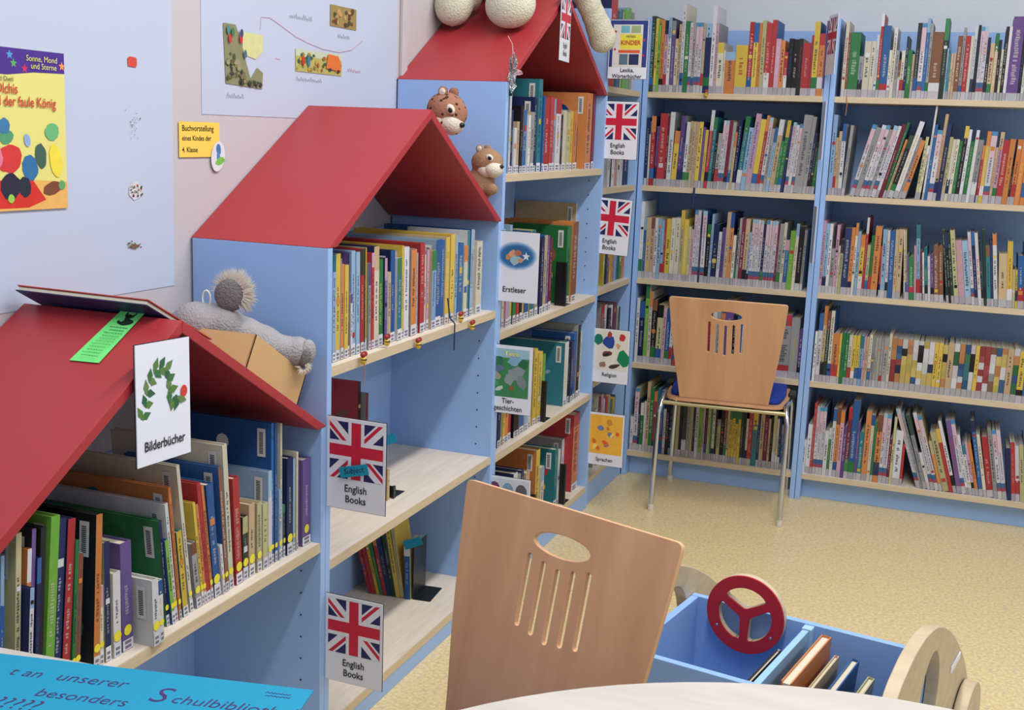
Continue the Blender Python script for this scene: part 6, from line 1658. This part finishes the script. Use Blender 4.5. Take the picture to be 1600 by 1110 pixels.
def place_chair(label, mx, my, rz): return chair(label, mx + 0.24 * math.sin(rz), my - 0.24 * math.cos(rz), rz)
place_chair('near beech chair with a slotted back, pushed in at the round table', 0.9765, 1.452, R(-20.35))
place_chair('far beech chair seen from behind, standing against the back bookshelves', 0.760, 3.803, R(184))

# ------------------------------------------------------------------ car-shaped book trough
CA = empty('book_trough', (1.057, 2.025, 0), R(-10.5)); tag(CA, 'blue car-shaped book trough with plywood sides and a red steering wheel', 'book trough')
BW, BD, BZ = 0.440, 0.310, 0.45; pt = 0.014
boxobj('back_board', 0, BW, -pt, 0, 0.08, BZ, M['cartblue'], CA)
boxobj('front_board', 0, BW, -BD, -BD + pt, 0.08, BZ, M['cartblue'], CA)
boxobj('end_board', 0, pt, -BD + pt, -pt, 0.08, BZ - 0.001, M['cartblue'], CA)
boxobj('end_board', BW - pt, BW, -BD + pt, -pt, 0.08, BZ - 0.001, M['cartblue'], CA)
boxobj('bottom_board', pt, BW - pt, -BD + pt, -pt, 0.085, 0.10, M['cartblue'], CA, 0)
boxobj('divider', 0.224, 0.236, -BD + pt, -pt - 0.022, 0.10, BZ - 0.004, mat('pale_blue_lacquer', (150, 190, 226), 0.45, 0.03, 8), CA)
boxobj('divider_clip', 0.222, 0.240, -pt - 0.020, -pt, 0.36, BZ - 0.002, mat('pale_blue_clip', (160, 196, 226), 0.45, 0.03, 8), CA)
AR = [(-0.42, 0.0), (-0.435, 0.30), (-0.425, 0.42), (-0.395, 0.485), (-0.34, 0.525), (-0.26, 0.545), (-0.18, 0.548), (-0.10, 0.536), (-0.02, 0.508), (0.06, 0.468), (0.13, 0.425), (0.20, 0.375), (0.26, 0.325), (0.31, 0.27), (0.34, 0.21), (0.345, 0.14), (0.345, 0.0)]
AR = rounded(AR, [0] + [0.025] * (len(AR) - 2) + [0], 3)
def ovl(cy, cz, ry, rz_, n=28, top=1.0): return [(cy + ry * math.cos(a), cz + rz_ * math.sin(a)) for a in [i * 2 * math.pi / n for i in range(n)]]
for x, nm in ((BW + 0.012, 'right'), (-0.012, 'left')):
    loops = [AR, ovl(-0.105, 0.400, 0.080, 0.092), [(-0.245, 0.34), (-0.235, 0.40), (-0.218, 0.43), (-0.208, 0.36), (-0.215, 0.30), (-0.23, 0.30)]]
    p = plate('side_fender', loops, 0.022, M['ply'], CA, 0.0015, (x, 0, 0), (0, 0, R(90)))
    s_ = 1 if nm == 'right' else -1
    for yy in (0.215, -0.30):
        bm = bmesh.new(); bmesh.ops.create_cone(bm, cap_ends=True, segments=40, radius1=0.085 if yy < 0 else 0.098, radius2=0.085 if yy < 0 else 0.098, depth=0.024, matrix=Matrix.Translation((x + s_ * 0.025, yy, 0.085 if yy < 0 else 0.215)) @ Matrix.Rotation(R(90), 4, 'Y'))
        done('wheel', bm, M['ply'], CA, 0.002)
    bm = bmesh.new(); bx(bm, x + s_ * 0.011, x + s_ * 0.014, 0.075, 0.155, 0.385, 0.398)
    o = done('name_plate', bm, M['card'], CA, 0.001)
# steering wheel
st = empty('steering_wheel', (0.1165, -0.030, 0.447)); st.parent = CA
def wheel_loops(R0, R1, hw, hub):
    outer = [(R0 * math.cos(a), R0 * math.sin(a)) for a in [i * math.pi / 32 for i in range(64)]]
    L = [outer]
    for k_ in range(3):
        a0, a1 = R(30 + 120 * k_), R(150 + 120 * k_)
        P = []; d0 = math.asin(hw / R1)
        for i in range(17): a = a0 + d0 + (a1 - a0 - 2 * d0) * i / 16; P.append((R1 * math.cos(a), R1 * math.sin(a)))
        am = (a0 + a1) / 2; q = hub
        c_ = (q * math.cos(am), q * math.sin(am)); P.append(c_)
        P2 = [Vector(p_) for p_ in P]
        L.append(rounded(P, [0.008] + [0] * 15 + [0.008] + [0.006], 4))
    return L
wl = wheel_loops(0.0745, 0.0515, 0.0075, 0.0105)
plate('rim_face', wl, 0.004, M['wheelred'], st, 0.0006, (0, -0.008, 0))
plate('rim', wl, 0.012, M['ply'], st, 0.0006, (0, 0.0002, 0))
for a in (-0.052, 0.052): ball('screw', (a, -0.0102, -0.032), (0.003, 0.001, 0.003), M['chrome'], st, sub=2)
bm = bmesh.new(); bx(bm, -0.012, 0.012, 0.0065, 0.0155, -0.072, -0.056); done('wheel_mount', bm, M['ply'], st, 0.001)
# books in the trough, faces parallel to the divider, leaning
mt = CA.matrix_basis.copy(); Rz = Matrix.Rotation(R(-10.5), 4, 'Z')
def trough_book(label, code, lx, ly, th, h, d, lean, zb=0.10):
    me = book_mesh(th, h, d, code, True, False)
    o = link('picture_book', me); wp = Matrix.Translation((1.057, 2.025, 0)) @ Rz @ Vector((lx, ly, zb))
    o.location = wp
    # spine to the back board (+y'), thickness along x'
    o.rotation_euler = (Matrix.Rotation(R(-10.5), 3, 'Z') @ Matrix.Rotation(R(90), 3, 'Z') @ Matrix.Rotation(R(lean), 3, 'X')).to_euler()
    bt_2 = min(0.0022, th * 0.2); bm = bmesh.new(); bx(bm, -d + 0.003, -0.0018, -th / 2 + bt_2, th / 2 - bt_2, 0.003, h - 0.004); done('pages', bm, M['pages'], o)
    tag(o, label, 'book', 'picture books in the car-shaped trough'); return o
trough_book('orange picture book standing in the trough next to the divider', 'o|o', 0.262, -0.045, 0.018, 0.350, 0.22, 1.5)
trough_book('pink-edged slim book in the trough beside the orange one', 'p|e', 0.285, -0.06, 0.008, 0.325, 0.21, 2)
trough_book('blue picture book in the trough behind the pink-edged one', 'b|b', 0.305, -0.055, 0.014, 0.325, 0.21, 4)
trough_book('khaki picture book leaning away at the open side of the trough', 'Y|Y', 0.333, -0.065, 0.012, 0.305, 0.21, 5)
trough_book('black and white slim book in the trough, on the driver side of the divider', 'w|k', 0.208, -0.13, 0.008, 0.34, 0.15, 1)
